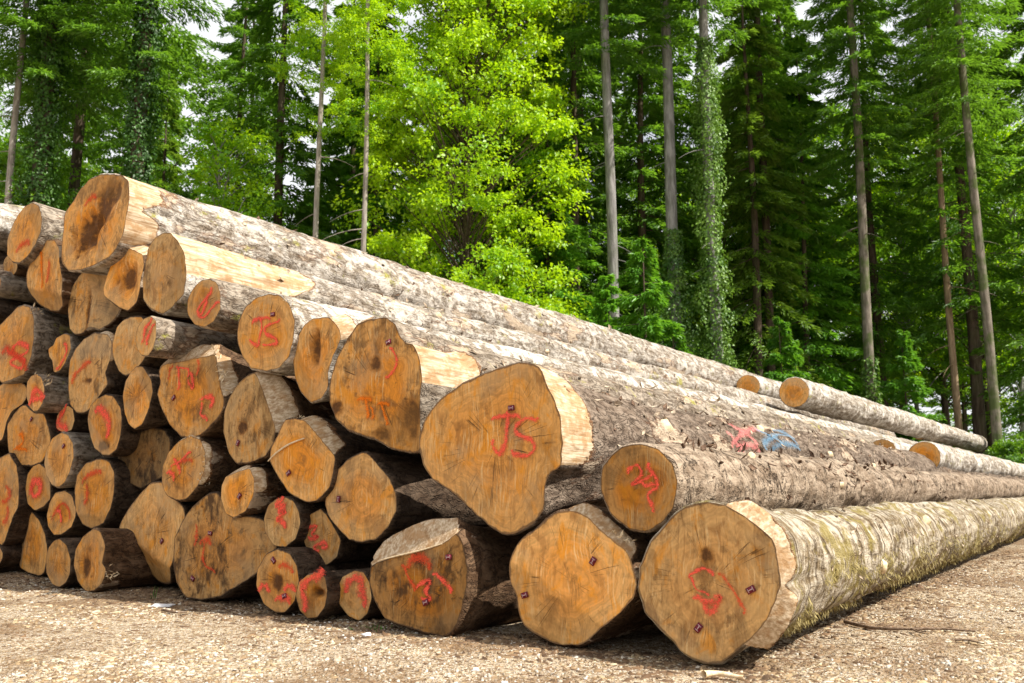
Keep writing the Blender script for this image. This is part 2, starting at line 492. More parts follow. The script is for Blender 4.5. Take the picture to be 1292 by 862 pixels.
def make_ground_mat():
    m = NT('chip_strewn_gravel')
    vec = m.coord()
    big = m.noise(vec, 0.9, 4, 0.6)
    mid = m.noise(vec, 6.0, 5, 0.65)
    v1 = m.n('ShaderNodeTexVoronoi')
    m.set(v1.inputs['Vector'], m.addv(vec, m.mapping(m.noise(vec, 30, 2, 0.5, out=1), scale=(0.02, 0.02, 0.02))))
    v1.inputs['Scale'].default_value = 46.0
    cs = m.n('ShaderNodeSeparateColor'); m.t.links.new(v1.outputs['Color'], cs.inputs[0])
    v2 = m.n('ShaderNodeTexVoronoi'); m.set(v2.inputs['Vector'], vec); v2.inputs['Scale'].default_value = 110.0
    cs2 = m.n('ShaderNodeSeparateColor'); m.t.links.new(v2.outputs['Color'], cs2.inputs[0])
    col = m.mix(m.step(mid, 0.35, 0.65), (0.245, 0.165, 0.088), (0.37, 0.275, 0.165))
    col = m.mix(m.math('MULTIPLY', m.step(cs.outputs[0], 0.55, 0.75), 0.8), col, (0.50, 0.40, 0.28))
    col = m.mix(m.math('MULTIPLY', m.step(cs2.outputs[1], 0.72, 0.85), 0.9), col, (0.60, 0.54, 0.45))
    col = m.mix(m.math('MULTIPLY', m.step(cs.outputs[2], 0.80, 0.9), 0.8), col, (0.15, 0.085, 0.045))
    col = m.mix(m.math('MULTIPLY', m.step(big, 0.47, 0.60), 0.7), col, (0.20, 0.12, 0.06))
    col = m.mix(m.math('MULTIPLY', m.step(big, 0.45, 0.32), 0.5), col, (0.46, 0.37, 0.26))
    # forest floor beyond the yard: shape follows the clearing edge in world space
    sx = m.n('ShaderNodeSeparateXYZ'); m.t.links.new(vec, sx.inputs[0])
    ff = m.step(m.math('ADD', sx.outputs[1], m.math('MULTIPLY', mid, 3.0)), 22.0, 26.0)
    fcol = m.mix(mid, (0.03, 0.05, 0.012), (0.09, 0.065, 0.03))
    col = m.mix(ff, col, fcol)
    h = m.math('ADD', m.math('MULTIPLY', v1.outputs[0], 0.9), m.math('MULTIPLY', mid, 0.6))
    h = m.math('ADD', h, m.math('MULTIPLY', v2.outputs[0], 0.5))
    nrm = m.bump(h, 0.9, 0.02)
    return m.done(m.principled(col, 0.92, nrm, 0.15))

def axis_vals(lo, d0, d1, hi, step):
    inner = np.arange(d0, d1 + 1e-6, step)
    def outer(a, b):
        n = 22
        s = (np.geomspace(1, 1 + abs(b - a), n) - 1)
        return a + np.sign(b - a) * s
    return np.concatenate([outer(d0, lo)[:0:-1], inner, outer(d1, hi)[1:]])

gx = axis_vals(-400, -8, 9, 400, 0.075)
gy = axis_vals(-60, 2.4, 14, 600, 0.075)
GX, GY = np.meshgrid(gx, gy)
GZ = ground_z(GX, GY)
gv = np.stack([GX, GY, GZ], -1).reshape(-1, 3)
ground = obj('ground', mesh_from('ground', gv, grid_faces(len(gy), len(gx), False), make_ground_mat()), kind='structure')
ground['label'] = 'sunlit yard of pale gravel and wood chips running into forest floor'

# ------------------------------------------------------------------ the log pile
VP = ray(1500, HORIZON); VP[2] = 0
AX = VP / np.linalg.norm(VP)
LEFT = np.array([-AX[1], AX[0], 0.0])
PA = on_ground(900, 838)
PL = on_ground(38, 727)
FD = PL - PA; FD /= np.linalg.norm(FD)
FN = np.array([-FD[1], FD[0], 0.0])
if np.dot(FN, AX) < 0: FN = -FN
APEX = PA + AX * 85.0 + LEFT * 2.0
APEX[2] = 0
NA = 96

def catmull(pts, n=6):
    pts = np.asarray(pts, float)
    if len(pts) < 3:
        t = np.linspace(0, 1, 2 * n)[:, None]
        return pts[0] * (1 - t) + pts[-1] * t
    p = np.vstack([2 * pts[0] - pts[1], pts, 2 * pts[-1] - pts[-2]])
    out = []
    for i in range(1, len(p) - 2):
        for t in np.linspace(0, 1, n, endpoint=False):
            a, b, c, d = p[i - 1], p[i], p[i + 1], p[i + 2]
            out.append(0.5 * (2 * b + (c - a) * t + (2 * a - 5 * b + 4 * c - d) * t * t + (3 * b - a - 3 * c + d) * t ** 3))
    out.append(p[-2])
    return np.array(out)

def ribbon(pts3, nrm3, width, seed=0):
    """flat brush stroke along pts3 with normals nrm3; returns verts, faces, uv"""
    pts3 = np.asarray(pts3); n = len(pts3)
    tan = np.gradient(pts3, axis=0)
    tan /= np.linalg.norm(tan, axis=1)[:, None] + 1e-9
    side = np.cross(nrm3, tan); side /= np.linalg.norm(side, axis=1)[:, None] + 1e-9
    r = np.random.default_rng(seed)
    w = width * (0.85 + 0.35 * vnoise(np.arange(n) * 0.35, seed, 0, 9))
    # round ends: extend half a width
    pts3 = np.vstack([pts3[0] - tan[0] * width * 0.6, pts3, pts3[-1] + tan[-1] * width * 0.6])
    side = np.vstack([side[0], side, side[-1]])
    w = np.concatenate([[w[0] * 0.55], w, [w[-1] * 0.55]])
    n += 2
    rows = np.array([-1.0, -0.4, 0.4, 1.0])
    v = pts3[:, None, :] + side[:, None, :] * (w[:, None] * 0.5 * rows[None, :])[..., None]
    uvs = np.zeros((n, 4, 2))
    uvs[..., 0] = np.linspace(0, 1, n)[:, None]
    uvs[..., 1] = rows[None, :]
    uvs[0, :, 1] = 1.0; uvs[-1, :, 1] = 1.0
    return v.reshape(-1, 3), grid_faces(n, 4, False), uvs.reshape(-1, 2)

def merge(parts):
    V, Fs, U, o = [], [], [], 0
    for v, f, u in parts:
        V.append(v); Fs.append(f + o); U.append(u); o += len(v)
    return np.vstack(V), np.vstack(Fs), np.vstack(U)

LOG_BODIES = {}

def build_log(key, label, px, bark='dark', L=18.0, off=0.0, ground=False, body=0.92, facets=(), tint=(1.0, 0.8, 0.4),
              tags=(), marks=(), rot=(), hero=False, depth=None, tilt=(0, 0), group='logs stacked in the long pile', apex=None, tau=0.35, aim=None, cuts=()):
    px = np.asarray(px, float)
    seed = abs(hash_key(key)) % 9973
    r_ = np.random.default_rng(seed)
    # polygon centroid
    x, y = px[:, 0], px[:, 1]; x1, y1 = np.roll(x, -1), np.roll(y, -1)
    cr = x * y1 - x1 * y; A2 = cr.sum()
    cpx = np.array([((x + x1) * cr).sum(), ((y + y1) * cr).sum()]) / (3 * A2)
    if ground:
        b = px[np.argmax(px[:, 1])]
        base = on_ground(*b)
        c = on_plane(*cpx, base, AX)
    elif depth is not None:
        c = at_depth(*cpx, depth)
    else:
        c = on_plane(*cpx, PA + FN * off, FN)
    tgt = APEX if apex is None else apex
    if aim is not None:
        c2 = at_depth(*aim)
        a = c2 - c
    else:
        a = tgt - c
    a = a / np.linalg.norm(a)
    u = np.cross(a, [0, 0, 1]); u /= np.linalg.norm(u)
    v = np.cross(u, a)
    P = np.array([on_plane(p[0], p[1], c, a) for p in px])
    if ground:   # sit exactly on the yard
        c[2] -= P[:, 2].min() - 0.0
        P[:, 2] -= P[:, 2].min() - 0.0
    q = np.stack([(P - c) @ u, (P - c) @ v], -1)
    th = np.arange(NA) / NA * 2 * np.pi
    pa = np.arctan2(q[:, 1], q[:, 0]); pr = np.hypot(q[:, 0], q[:, 1])
    # dense resample of polygon edges -> polar
    qc = np.vstack([q, q[:1]])
    tl = np.linspace(0, 1, 8, endpoint=False)[None, :, None]
    qq = 0.85 * (qc[:-1, None] * (1 - tl) + qc[1:, None] * tl).reshape(-1, 2) + 0.15 * catmull(qc, 8)[:-1]
    da = np.unwrap(np.arctan2(qq[:, 1], qq[:, 0])); dr = np.hypot(qq[:, 0], qq[:, 1])
    if da[-1] < da[0]: da, dr = da[::-1], dr[::-1]
    order = np.argsort(da % (2 * np.pi))
    aa = (da % (2 * np.pi))[order]; rr = dr[order]
    r0 = np.interp(th, np.concatenate([aa - 2 * np.pi, aa, aa + 2 * np.pi]), np.concatenate([rr] * 3))
    r0 = 0.12 * np.roll(r0, 1) + 0.76 * r0 + 0.12 * np.roll(r0, -1)
    r0 *= 1 + 0.012 * vnoise(np.cos(th) * 9, np.sin(th) * 9, seed, 2)
    Rm = math.sqrt(0.5 * (r0 ** 2).sum() * (2 * np.pi / NA) / np.pi)
    # facets
    Fb = np.zeros(NA); K = np.full(NA, 0.0); has = np.zeros(NA, bool)
    FL = np.full(NA, 99.0)
    for (p0, p1, k, fl, *fln) in facets:
        g = [on_plane(*p, c, a) for p in (p0, p1)]
        t0, t1 = [math.atan2((g_ - c) @ v, (g_ - c) @ u) for g_ in g]
        d = (t1 - t0 + math.pi) % (2 * math.pi) - math.pi
        s = ((th - t0 + math.pi) % (2 * math.pi) - math.pi) / d
        ins = (s > -0.02) & (s < 1.02)
        w = np.clip(np.minimum(s, 1 - s) / 0.12, 0.08, 1)
        Fb[ins] = np.maximum(Fb[ins], fl * w[ins] ** 0.6)
        K[ins] = k; has |= ins
        FL[ins] = (fln[0] if fln else 99.0) * (0.75 + 0.25 * np.sin(np.clip(s[ins], 0, 1) * 3.1))
    # rings along the log
    ts, t, st = [0.0], 0.0, 0.012
    cap = 0.45
    while t < L:
        t = min(L, t + st); ts.append(t); st = min(st * 1.25, (0.045 if t < 4 else 0.09 if t < 8 else 0.3) if hero else 0.45)
    ts = np.array(ts)[:, None]
    Rb = Rm * body
    lobes = 1 + 0.035 * vnoise(np.cos(th) * 1.3 + seed, np.sin(th) * 1.3, 0, 6)[None, :] + \
        0.030 * vnoise(np.cos(th)[None, :] * 1.6, np.sin(th)[None, :] * 1.6, ts * 0.6 + seed, 7) + \
        0.016 * vnoise(np.cos(th)[None, :] * 4, np.sin(th)[None, :] * 4, ts * 2.2 + seed, 8)
    s = 1 - np.exp(-ts / tau)
    rb = (r0 + Fb)[None, :] * (1 - s) + Rb * lobes * s
    rb = rb * (1 - ts / 85.0)
    rb = rb + np.where(has, 0.0, 1.0)[None, :] * min(0.013, 0.05 * Rm) * (1 - np.exp(-ts / 0.006))
    if hero:
        amp = 0.005
        rg = np.abs(vnoise(np.cos(th)[None, :] * Rm * 12, np.sin(th)[None, :] * Rm * 12, ts * 6 + seed, 21))
        rg2 = vnoise(np.cos(th)[None, :] * Rm * 5, np.sin(th)[None, :] * Rm * 5, ts * 2.5 + seed, 22)
        rb = rb + s * (0.016 * (rg - 0.3) + 0.010 * np.clip(rg2 * 3, -1, 1))
        rb = rb + amp * s * (vnoise(np.cos(th)[None, :] * Rm * 22, np.sin(th)[None, :] * Rm * 22, ts * 9 + seed, 11))
        if bark == 'mossy':
            rb = rb + 0.010 * s * vnoise(np.cos(th)[None, :] * Rm * 4, np.sin(th)[None, :] * Rm * 4, ts * 13 + seed, 12)
    plane = np.where(has[None, :], r0[None, :] + K[None, :] * ts + np.maximum(ts - FL[None, :], 0) * 0.7, 10.0)
    R = np.minimum(rb, plane)
    wood = np.where(has[None, :], np.clip(rb - plane, -0.3, 0.3), -0.3)
    wood[0, has] = np.maximum(wood[0, has], 0.02)
    ta, tb = tilt
    def wpl(xx, yy):          # how far the sawn plane leans towards the viewer
        return ta * xx + tb * yy
    sweep = 0.0
    ct, sn = np.cos(th)[None, :], np.sin(th)[None, :]
    X, Y = R * ct, R * sn
    lean = np.exp(-ts / 0.5)
    bend = 0.05 * np.sin(ts / L * 2.6 + seed) - 0.05 * math.sin(seed)
    Z = -ts + wpl(X, Y) * lean
    verts = np.stack(np.broadcast_arrays(X + bend * 0.5, Y, Z), -1).reshape(-1, 3)
    M = Matrix((( u[0], v[0], -a[0], c[0]), (u[1], v[1], -a[1], c[1]), (u[2], v[2], -a[2], c[2]), (0, 0, 0, 1)))
    root = obj('felled_log', None, label=label, category='log', group=group)
    root.empty_display_size = 0.2
    root.matrix_world = M
    # sawn end
    fr = np.concatenate([[0.02], np.linspace(0.08, 0.92, 14), [0.955, 0.985, 1.0]])
    ex, ey = fr[:, None] * r0[None, :] * ct, fr[:, None] * r0[None, :] * sn
    ez = wpl(ex, ey) + 0.0035 * vnoise(ex * 9, ey * 9, seed, 13) * (fr[:, None] < 0.97)
    rotv = np.zeros_like(ex)
    for (rx, ry, rw, rh, dp) in rot:
        cc = on_plane(rx, ry, c, a); e1 = on_plane(rx + rw, ry, c, a); e2 = on_plane(rx, ry + rh, c, a)
        cx, cy = (cc - c) @ u, (cc - c) @ v
        sx_, sy_ = np.linalg.norm(e1 - cc), np.linalg.norm(e2 - cc)
        dd = np.hypot((ex - cx) / sx_, (ey - cy) / sy_) + 0.35 * vnoise(ex * 14, ey * 7, seed, 14)
        f = smooth01((1.25 - dd) / 0.75)
        rotv = np.maximum(rotv, f)
        ez = ez - f * dp * (0.7 + 0.5 * vnoise(ex * 25, ey * 9, seed, 15))
    tone = np.zeros_like(ex)
    if not cuts and Rm > 0.17:       # a felling cut rarely leaves one plane
        an = r_.uniform(0, 6.28); dd = r_.uniform(0.25, 0.6) * Rm
        cuts2 = [(np.array([math.cos(an), math.sin(an)]), dd, r_.uniform(0.03, 0.14), r_.uniform(-0.45, 0.4))]
    else:
        cuts2 = []
    for (p0, p1, sl, tn) in cuts:
        g0, g1 = [on_plane(*p, c, a) for p in (p0, p1)]
        q0 = np.array([(g0 - c) @ u, (g0 - c) @ v]); q1 = np.array([(g1 - c) @ u, (g1 - c) @ v])
        nn = np.array([-(q1 - q0)[1], (q1 - q0)[0]]); nn /= np.linalg.norm(nn)
        if nn @ q0 < 0: nn = -nn
        cuts2.append((nn, nn @ q0, sl, tn))
    for nn, dd, sl, tn in cuts2:
        ds = ex * nn[0] + ey * nn[1] - dd + 0.012 * vnoise(ex * 12, ey * 12, seed, 19)
        ez = ez - np.maximum(ds, 0) * sl
        tone = tone + tn * smooth01(ds / 0.02)
    # the body starts where the sawn surface ends
    ev = np.stack([ex, ey, ez], -1).reshape(-1, 3)
    # close the centre
    ev = np.vstack([ev, [[0, 0, ez[0].mean()]]])
    nf = len(ev) - 1
    fan = np.stack([np.full(NA, nf), np.arange(NA), (np.arange(NA) + 1) % NA], -1)
    cm = mesh_from('cut_end', ev, [grid_faces(len(fr), NA, True, flip=True), fan], CUT, attrs={
        'rad': np.append(np.repeat(fr, NA), 0), 'rot': np.append(rotv.reshape(-1), rotv[0].mean()),
        'tone': np.append(tone.reshape(-1), tone[0].mean()), 'ang': np.append(np.tile(th, len(fr)), 0), 'rmean': np.full(len(ev), Rm)})
    co = obj('cut_end', cm, root)
    vv = verts.reshape(len(ts), NA, 3)
    dz = ez[-1] - vv[0, :, 2]
    vv[:, :, 2] += dz[None, :] * np.exp(-ts / 0.25)
    bm = mesh_from('bark', vv.reshape(-1, 3), grid_faces(len(ts), NA, True, flip=True), BARK[bark], attrs={'wood': wood.reshape(-1)})
    bo = obj('bark', bm, root)
    co.color = (*tint, 1)
    bo.color = (*tint, 1)
    # far end
    tr = R[-1]
    tv = np.vstack([np.stack([tr * ct[0] + bend[-1] * 0.5, tr * sn[0], np.full(NA, -L)], -1), [[bend[-1, 0] * 0.5, 0, -L]]])
    tf = np.stack([np.full(NA, NA), (np.arange(NA) + 1) % NA, np.arange(NA)], -1)
    tm = mesh_from('cut_end', tv, tf, CUT, attrs={'rad': np.append(np.ones(NA) * 0.9, 0), 'rot': np.zeros(NA + 1), 'ang': np.append(th, 0), 'rmean': np.full(NA + 1, Rm)})
    to = obj('cut_end', tm, root)
    to.color = (*tint, 1)
    def loc(p, lift=0.006):
        g = on_plane(p[0], p[1], c, a)
        xx, yy = (g - c) @ u, (g - c) @ v
        lim = 0.84 * np.interp(math.atan2(yy, xx) % (2 * math.pi), np.append(th, 2 * math.pi), np.append(r0, r0[0]))
        kk = min(1.0, lim / (math.hypot(xx, yy) + 1e-9)); xx *= kk; yy *= kk
        zc = wpl(xx, yy)
        for nn, dd, sl, tn in cuts2:
            zc -= max(0.0, xx * nn[0] + yy * nn[1] - dd) * sl
        return np.array([xx, yy, zc + lift])
    mpp = np.linalg.norm(c - EYE) / F_PX      # metres per photo pixel here
    byc = {}
    for i, (colr, wpx, pts) in enumerate(marks):
        sm = catmull(np.array(pts, float), 5)
        p3 = np.array([loc(p, 0.006 + 0.0012 * (i % 4)) for p in sm])
        byc.setdefault(colr, []).append(ribbon(p3, np.tile([0, 0, 1.0], (len(p3), 1)), wpx * mpp * (2.5 if wpx <= 5 else 2.9), seed + i))
    for colr, parts in byc.items():
        V, Fs, U = merge(parts)
        obj('paint_mark', mesh_from('paint_mark', V, Fs, PAINT[colr.split('#')[0]], uv=U), root)
    for i, tg in enumerate(tags):
        w2, h2 = 0.030, 0.022
        p = loc(tg[:2], 0.008)
        an = r_.uniform(-0.9, 0.9) if len(tg) < 3 else tg[2]
        tago = obj('number_tag', TAG_MESH, root)
        tago.location = p
        tago.rotation_euler = (0, 0, an)
        pr_ = obj('tag_print', TAGPRINT_MESH, tago)
        pr_.location = (0, 0, 0.0045)
    LOG_BODIES[key] = (root, bm, M)
    return root

def hash_key(k):
    h = 17
    for ch in k:
        h = (h * 131 + ord(ch)) % 1000003
    return h

def box_mesh(name, boxes, mat):
    V, Fq = [], []
    for (x0, x1, y0, y1, z0, z1) in boxes:
        o = len(V)
        V += [(x, y, z) for z in (z0, z1) for y in (y0, y1) for x in (x0, x1)]
        Fq += [[o, o + 2, o + 3, o + 1], [o + 4, o + 5, o + 7, o + 6], [o, o + 1, o + 5, o + 4], [o + 2, o + 6, o + 7, o + 3], [o, o + 4, o + 6, o + 2], [o + 1, o + 3, o + 7, o + 5]]
    return mesh_from(name, np.array(V), np.array(Fq), mat, smooth=False)

TAG_MESH = box_mesh('number_tag', [(-0.021, 0.021, -0.015, 0.015, -0.003, 0.003)], TAG_RED)
TAGPRINT_MESH = box_mesh('tag_print', [(-0.011, 0.011, -0.0022, 0.0022, -0.001, 0.001), (-0.014, -0.0112, -0.010, 0.010, -0.001, 0.001), (0.0112, 0.014, -0.010, 0.010, -0.001, 0.001)], TAG_WHITE)

def ell(cx, cy, rx, ry, n=14, lean=0.0):
    t = np.arange(n) / n * 2 * np.pi
    return [(cx + rx * math.sin(a) + lean * ry * math.cos(a) * 0.5, cy - ry * math.cos(a)) for a in t]
R_, FT, OR = 'red', 'faint', 'orange'

# --- front row, on the ground, from the right end of the face to the left
build_log('A', 'huge mossy log on the ground at the right end, nearest the camera',
    [(883,633),(915,638),(950,658),(975,680),(982,710),(985,740),(970,780),(945,808),(912,836),(890,838),(865,828),(845,805),(815,775),(806,745),(808,715),(820,685),(845,655),(865,640)],
    'mossy', 19, ground=True, body=0.83, hero=True, tau=0.45, facets=[((918,638),(984,738),0.9,0.085),((985,742),(940,812),0.8,0.10)], tint=(0.92,0.55,0.55),
    tags=[(948,744,0.5),(882,792,0.9)], rot=[(893,700,14,16,0.002)], cuts=[((806,745),(912,836),0.06,0.15)],
    marks=[(R_,4,[(871,725),(887,717),(899,722)]),(R_,4,[(874,730),(879,743),(892,748)]),(R_,6,[(881,753),(897,761),(910,753),(899,771),(892,769)]),(FT,5,[(912,725),(928,748),(940,769)])])
build_log('Z', 'big orange lobed log end on the ground, left of the huge mossy log',
    [(715,644),(730,645),(745,655),(765,675),(785,690),(797,705),(803,735),(800,755),(780,775),(750,800),(735,813),(705,814),(680,805),(660,790),(652,770),(652,755),(643,735),(641,715),(648,695),(660,679),(676,669),(690,655),(702,647)],
    'brown', 18, ground=True, body=0.90, hero=True, facets=[((716,644),(797,705),0.75,0.065)], tint=(1.15,0.75,0.35), tags=[(749,708,1.0),(662,751,0.3)], cuts=[((690,735),(770,790),0.05,-0.35)])
build_log('Y', 'large weathered log end with slanting grey top cut, under the largest log',
    [(578,670),(585,690),(590,715),(587,745),(580,775),(572,795),(560,803),(535,798),(510,790),(485,780),(473,760),(466,735),(467,715),(475,710),(500,702),(540,693),(565,683)],
    'brown', 18, ground=True, body=0.95, hero=True, facets=[((467,714),(578,669),1.7,0.22)], tint=(0.66,0.9,0.95), tags=[(567,703,0.1),(538,760,0.4)],
    marks=[(R_,5,[(528,739),(538,733),(544,734),(538,746),(543,756),(535,756)]),(R_,5,[(551,724),(560,733),(569,742)]),(FT,8,[(520,705),(532,703),(540,708)]),(FT,5,[(512,715),(516,728),(524,740)])])
build_log('L39', 'small red-hooked log on the ground, rightmost of three small bottom ones',
    [(447,720),(458,722),(466,735),(469,755),(463,775),(453,783),(440,778),(428,762),(425,745),(432,728)], 'dark', 15, ground=True, tint=(0.95,0.9,0.4),
    marks=[(R_,9,[(439,735),(448,729),(457,733),(457,744),(461,755)])])
build_log('L38', 'small hollow log on the ground with a red arc round its hole',
    [(400,722),(410,728),(413,745),(410,765),(400,779),(388,780),(378,770),(373,752),(377,735),(387,726)], 'dark', 15, ground=True, tint=(0.9,0.7,0.5), rot=[(402,748,9,9,0.06)],
    marks=[(R_,9,[(402,727),(390,731),(383,741),(382,748),(386,758)])])
build_log('L37', 'dark-hearted log with red dabs, leftmost of three small bottom ones',
    [(350,693),(365,698),(375,715),(377,735),(372,758),(360,772),(348,773),(332,762),(323,740),(325,718),(335,700)], 'dark', 16, ground=True, tint=(0.95,0.7,0.4), rot=[(350,735,10,16,0.01)],
    tags=[(346,707),(360,752)], marks=[(FT,6,[(357,712),(367,716)]),(R_,6,[(331,739),(337,740)]),(R_,6,[(364,739),(370,740)]),(R_,6,[(352,754),(363,754)])])
build_log('L29', 'very wide stained log end on the ground, left of three small bottom logs',
    [(262,624),(275,622),(282,635),(295,650),(320,655),(335,675),(337,690),(325,715),(310,730),(280,752),(255,757),(235,755),(222,735),(218,710),(220,680),(232,655),(245,637)],
    'dark', 18, ground=True, body=0.85, tint=(0.78,0.8,1.0), cuts=[((284,636),(290,750),0.22,0.15)], tags=[(266,673),(244,730)], marks=[(FT,5,[(249,666),(248,684)]),(FT,6,[(256,682),(263,681)]),(FT,5,[(259,688),(257,703),(261,714),(270,719)])])
build_log('L28', 'large yellowish pointed log end bearing one tag, just left of the very wide stained one',
    [(190,610),(205,608),(215,625),(232,640),(234,655),(228,685),(215,715),(205,735),(195,738),(180,736),(165,720),(155,690),(150,665),(160,645),(175,625)],
    'dark', 18, body=0.85, tint=(1.0,0.75,0.5), tags=[(205,683,0.8)], cuts=[((150,667),(212,716),0.6,-0.45)])
build_log('L27', 'bottom log with a dark cleft in its end and frayed side, at left',
    [(118,668),(127,672),(132,690),(128,712),(133,720),(128,738),(118,747),(108,747),(98,735),(93,715),(95,695),(105,678)], 'brown', 16, ground=True, tint=(0.85,0.8,0.7), rot=[(108,712,7,16,0.02)])
build_log('L26', 'small pale oval log on the ground, third from the left in the bottom row',
    [(75,680),(84,688),(89,705),(88,725),(83,735),(75,741),(66,737),(58,722),(57,705),(61,690),(68,682)], 'dark', 15, ground=True, tint=(0.85,0.7,0.5))
build_log('L25', 'orange log with a triangular end on the ground near the left edge of the picture',
    [(40,645),(50,657),(57,675),(60,695),(56,722),(50,726),(35,722),(20,712),(14,698),(20,680),(30,660)], 'dark', 16, ground=True, tint=(1.0,0.9,0.5), cuts=[((40,645),(25,718),0.35,0.4)])
build_log('F1', 'log on the ground just outside the left picture edge, low', ell(-22, 702, 24, 20), 'dark', 16, ground=True)
build_log('F2', 'tall log outside the left picture edge, beside the ragged low one', ell(-52, 640, 26, 46), 'dark', 16)
build_log('F3', 'log outside the left picture edge, beside the pale torn one', ell(-56, 545, 26, 44), 'dark', 16)
build_log('F4', 'log outside the left picture edge, beside the pink-scrawled one', ell(-42, 448, 28, 44), 'dark', 16)
build_log('F5', 'upper log outside the left picture edge, under the pale top log', ell(-52, 350, 28, 40), 'dark', 16)
# --- second tier
build_log('B', 'slim pale log with dark cracks lying across the two big logs at right',
    [(808,560),(830,567),(848,585),(855,610),(850,640),(835,660),(815,671),(795,668),(772,650),(758,620),(760,590),(775,570),(790,562)],
    'tan', 20, off=0.02, body=0.985, hero=True, tint=(0.72,1.0,0.5),
    marks=[(R_,5,[(794,592),(804,587),(810,599),(797,612),(822,600),(818,590)]),(R_,5,[(825,597),(830,610),(815,612)]),(R_,5,[(830,615),(818,625),(825,640)])])
build_log('T6', 'largest log with a heart-shaped end sprayed JS in red, above the big bottom logs',
    [(672,457),(682,465),(690,485),(700,505),(708,530),(710,560),(708,590),(692,597),(687,620),(686,645),(670,662),(650,672),(632,674),(615,662),(590,640),(570,620),(545,605),(533,585),(527,560),(535,530),(555,505),(585,483),(620,468),(650,459)],
    'red', 20, off=0.0, cuts=[((527,575),(700,600),0.03,0.1)], body=0.80, hero=True, tau=0.5, facets=[((674,457),(709,590),-0.08,0.06,0.36)], tint=(1.0,0.45,0.35), tags=[(646,515,0.05)],
    marks=[(R_,5,[(624,527),(638,525),(653,524)]),(R_,5,[(642,524),(640,543),(638,560),(632,572),(625,568),(622,560)]),('red#S',5,[(676,530),(664,528),(651,540),(656,549),(671,556),(675,567),(665,575),(649,573)])])
build_log('L34', 'rounded orange log end with one tag, upper left of the grey-topped bottom log',
    [(455,571),(465,573),(480,590),(492,605),(500,625),(500,645),(490,665),(475,680),(455,684),(440,680),(425,665),(412,650),(408,635),(412,615),(422,595),(438,580)],
    'dark', 17, off=0.05, body=0.9, tint=(1.02,1.0,0.55), tags=[(427,630,1.5)])
build_log('L36', 'small log with red scrawled digits, directly below the rounded orange log end',
    [(405,642),(412,650),(423,668),(430,682),(425,703),(412,713),(400,708),(388,695),(382,678),(384,660),(393,648)], 'dark', 15, off=0.1, tint=(0.85,0.8,0.5),
    marks=[(R_,5,[(391,665),(400,664),(394,674),(402,678),(393,680)]),(R_,5,[(400,694),(398,689),(409,685),(413,688),(411,691)])])
build_log('L35', 'small round log with dense red squiggles, resting on the dark-hearted bottom log',
    [(358,627),(370,632),(377,645),(379,660),(373,680),(360,690),(345,688),(335,672),(332,655),(337,638),(347,630)], 'dark', 15, tint=(0.9,0.8,0.4),
    marks=[(R_,6,[(354,631),(348,639),(360,638),(352,646),(361,646),(350,655),(358,659)])])
build_log('L33', 'angular orange log end crossed by a pale splinter line, in the middle of the pile',
    [(360,530),(372,528),(385,531),(398,545),(410,560),(422,575),(420,595),(415,615),(400,632),(385,633),(365,622),(350,600),(340,580),(342,565),(350,550),(355,538)],
    'dark', 17, body=0.85, facets=[((378,529),(420,572),0.5,0.07)], tint=(1.08,0.9,0.4), tags=[(365,597,0.6)])
build_log('L31', 'small log with two bright trimmed facets, propped on the very wide stained log',
    [(283,602),(300,595),(315,591),(321,605),(320,625),(310,645),(295,653),(285,648),(279,630),(279,612)], 'brown', 15, off=-0.06, body=0.95,
    facets=[((284,601),(314,591),0.7,0.05),((315,591),(320,622),0.6,0.05)], tint=(1.0,0.8,0.5), tags=[(303,626,0.9)])
build_log('L32', 'oval log end with broad pale cut on its right, below the smaller JS log',
    [(322,470),(330,490),(338,515),(346,540),(344,560),(335,575),(318,583),(298,585),(288,570),(282,545),(283,520),(290,500),(302,482),(313,473)],
    'brown', 17, off=0.0, body=0.9, facets=[((322,471),(346,545),0.75,0.17)], tint=(0.82,0.6,0.8), tags=[(301,559,1.2)], rot=[(306,541,7,9,0.002)], cuts=[((318,470),(338,580),0.1,-0.3)])
build_log('L20', 'round log with a frayed pale bark rim and red scribble, lower left',
    [(240,550),(252,555),(257,572),(256,595),(248,615),(235,630),(222,631),(210,625),(204,610),(205,590),(212,572),(225,557)], 'brown', 16, off=-0.05, tint=(0.95,0.9,0.5), facets=[((226,556),(252,553),0.8,0.03),((253,556),(250,610),0.8,0.035)],
    marks=[(R_,4,[(218,587),(228,582),(239,571)]),(R_,4,[(222,580),(228,593)]),(FT,5,[(231,582),(241,580)]),(R_,5,[(215,595),(220,600)])])
build_log('L19', 'dark wet-looking log end without paint, left of the frayed-rim log',
    [(193,540),(205,543),(212,555),(212,575),(208,600),(196,606),(178,616),(160,608),(150,592),(148,575),(155,560),(170,548)], 'dark', 16, off=0.15, tint=(0.42,0.9,1.0))
build_log('L21', 'oval log with a red curved stroke, above the clefted bottom log near the left',
    [(125,579),(137,582),(144,595),(144,620),(140,640),(130,660),(115,667),(103,662),(96,645),(94,620),(97,600),(108,585)], 'dark', 16, tint=(0.95,0.8,0.4),
    marks=[(FT,5,[(106,605),(115,598),(126,594)]),(FT,6,[(111,618),(110,630)])])
build_log('L24', 'small orange log with a red looped scrawl, above the small pale oval bottom log',
    [(80,619),(88,625),(94,640),(95,652),(90,665),(78,674),(68,675),(61,665),(59,650),(63,633),(70,622)], 'dark', 15, tint=(1.05,1.0,0.4),
    marks=[(FT,4,[(67,652),(72,643),(80,635),(87,643),(89,650)]),(R_,5,[(76,645),(78,654)])])
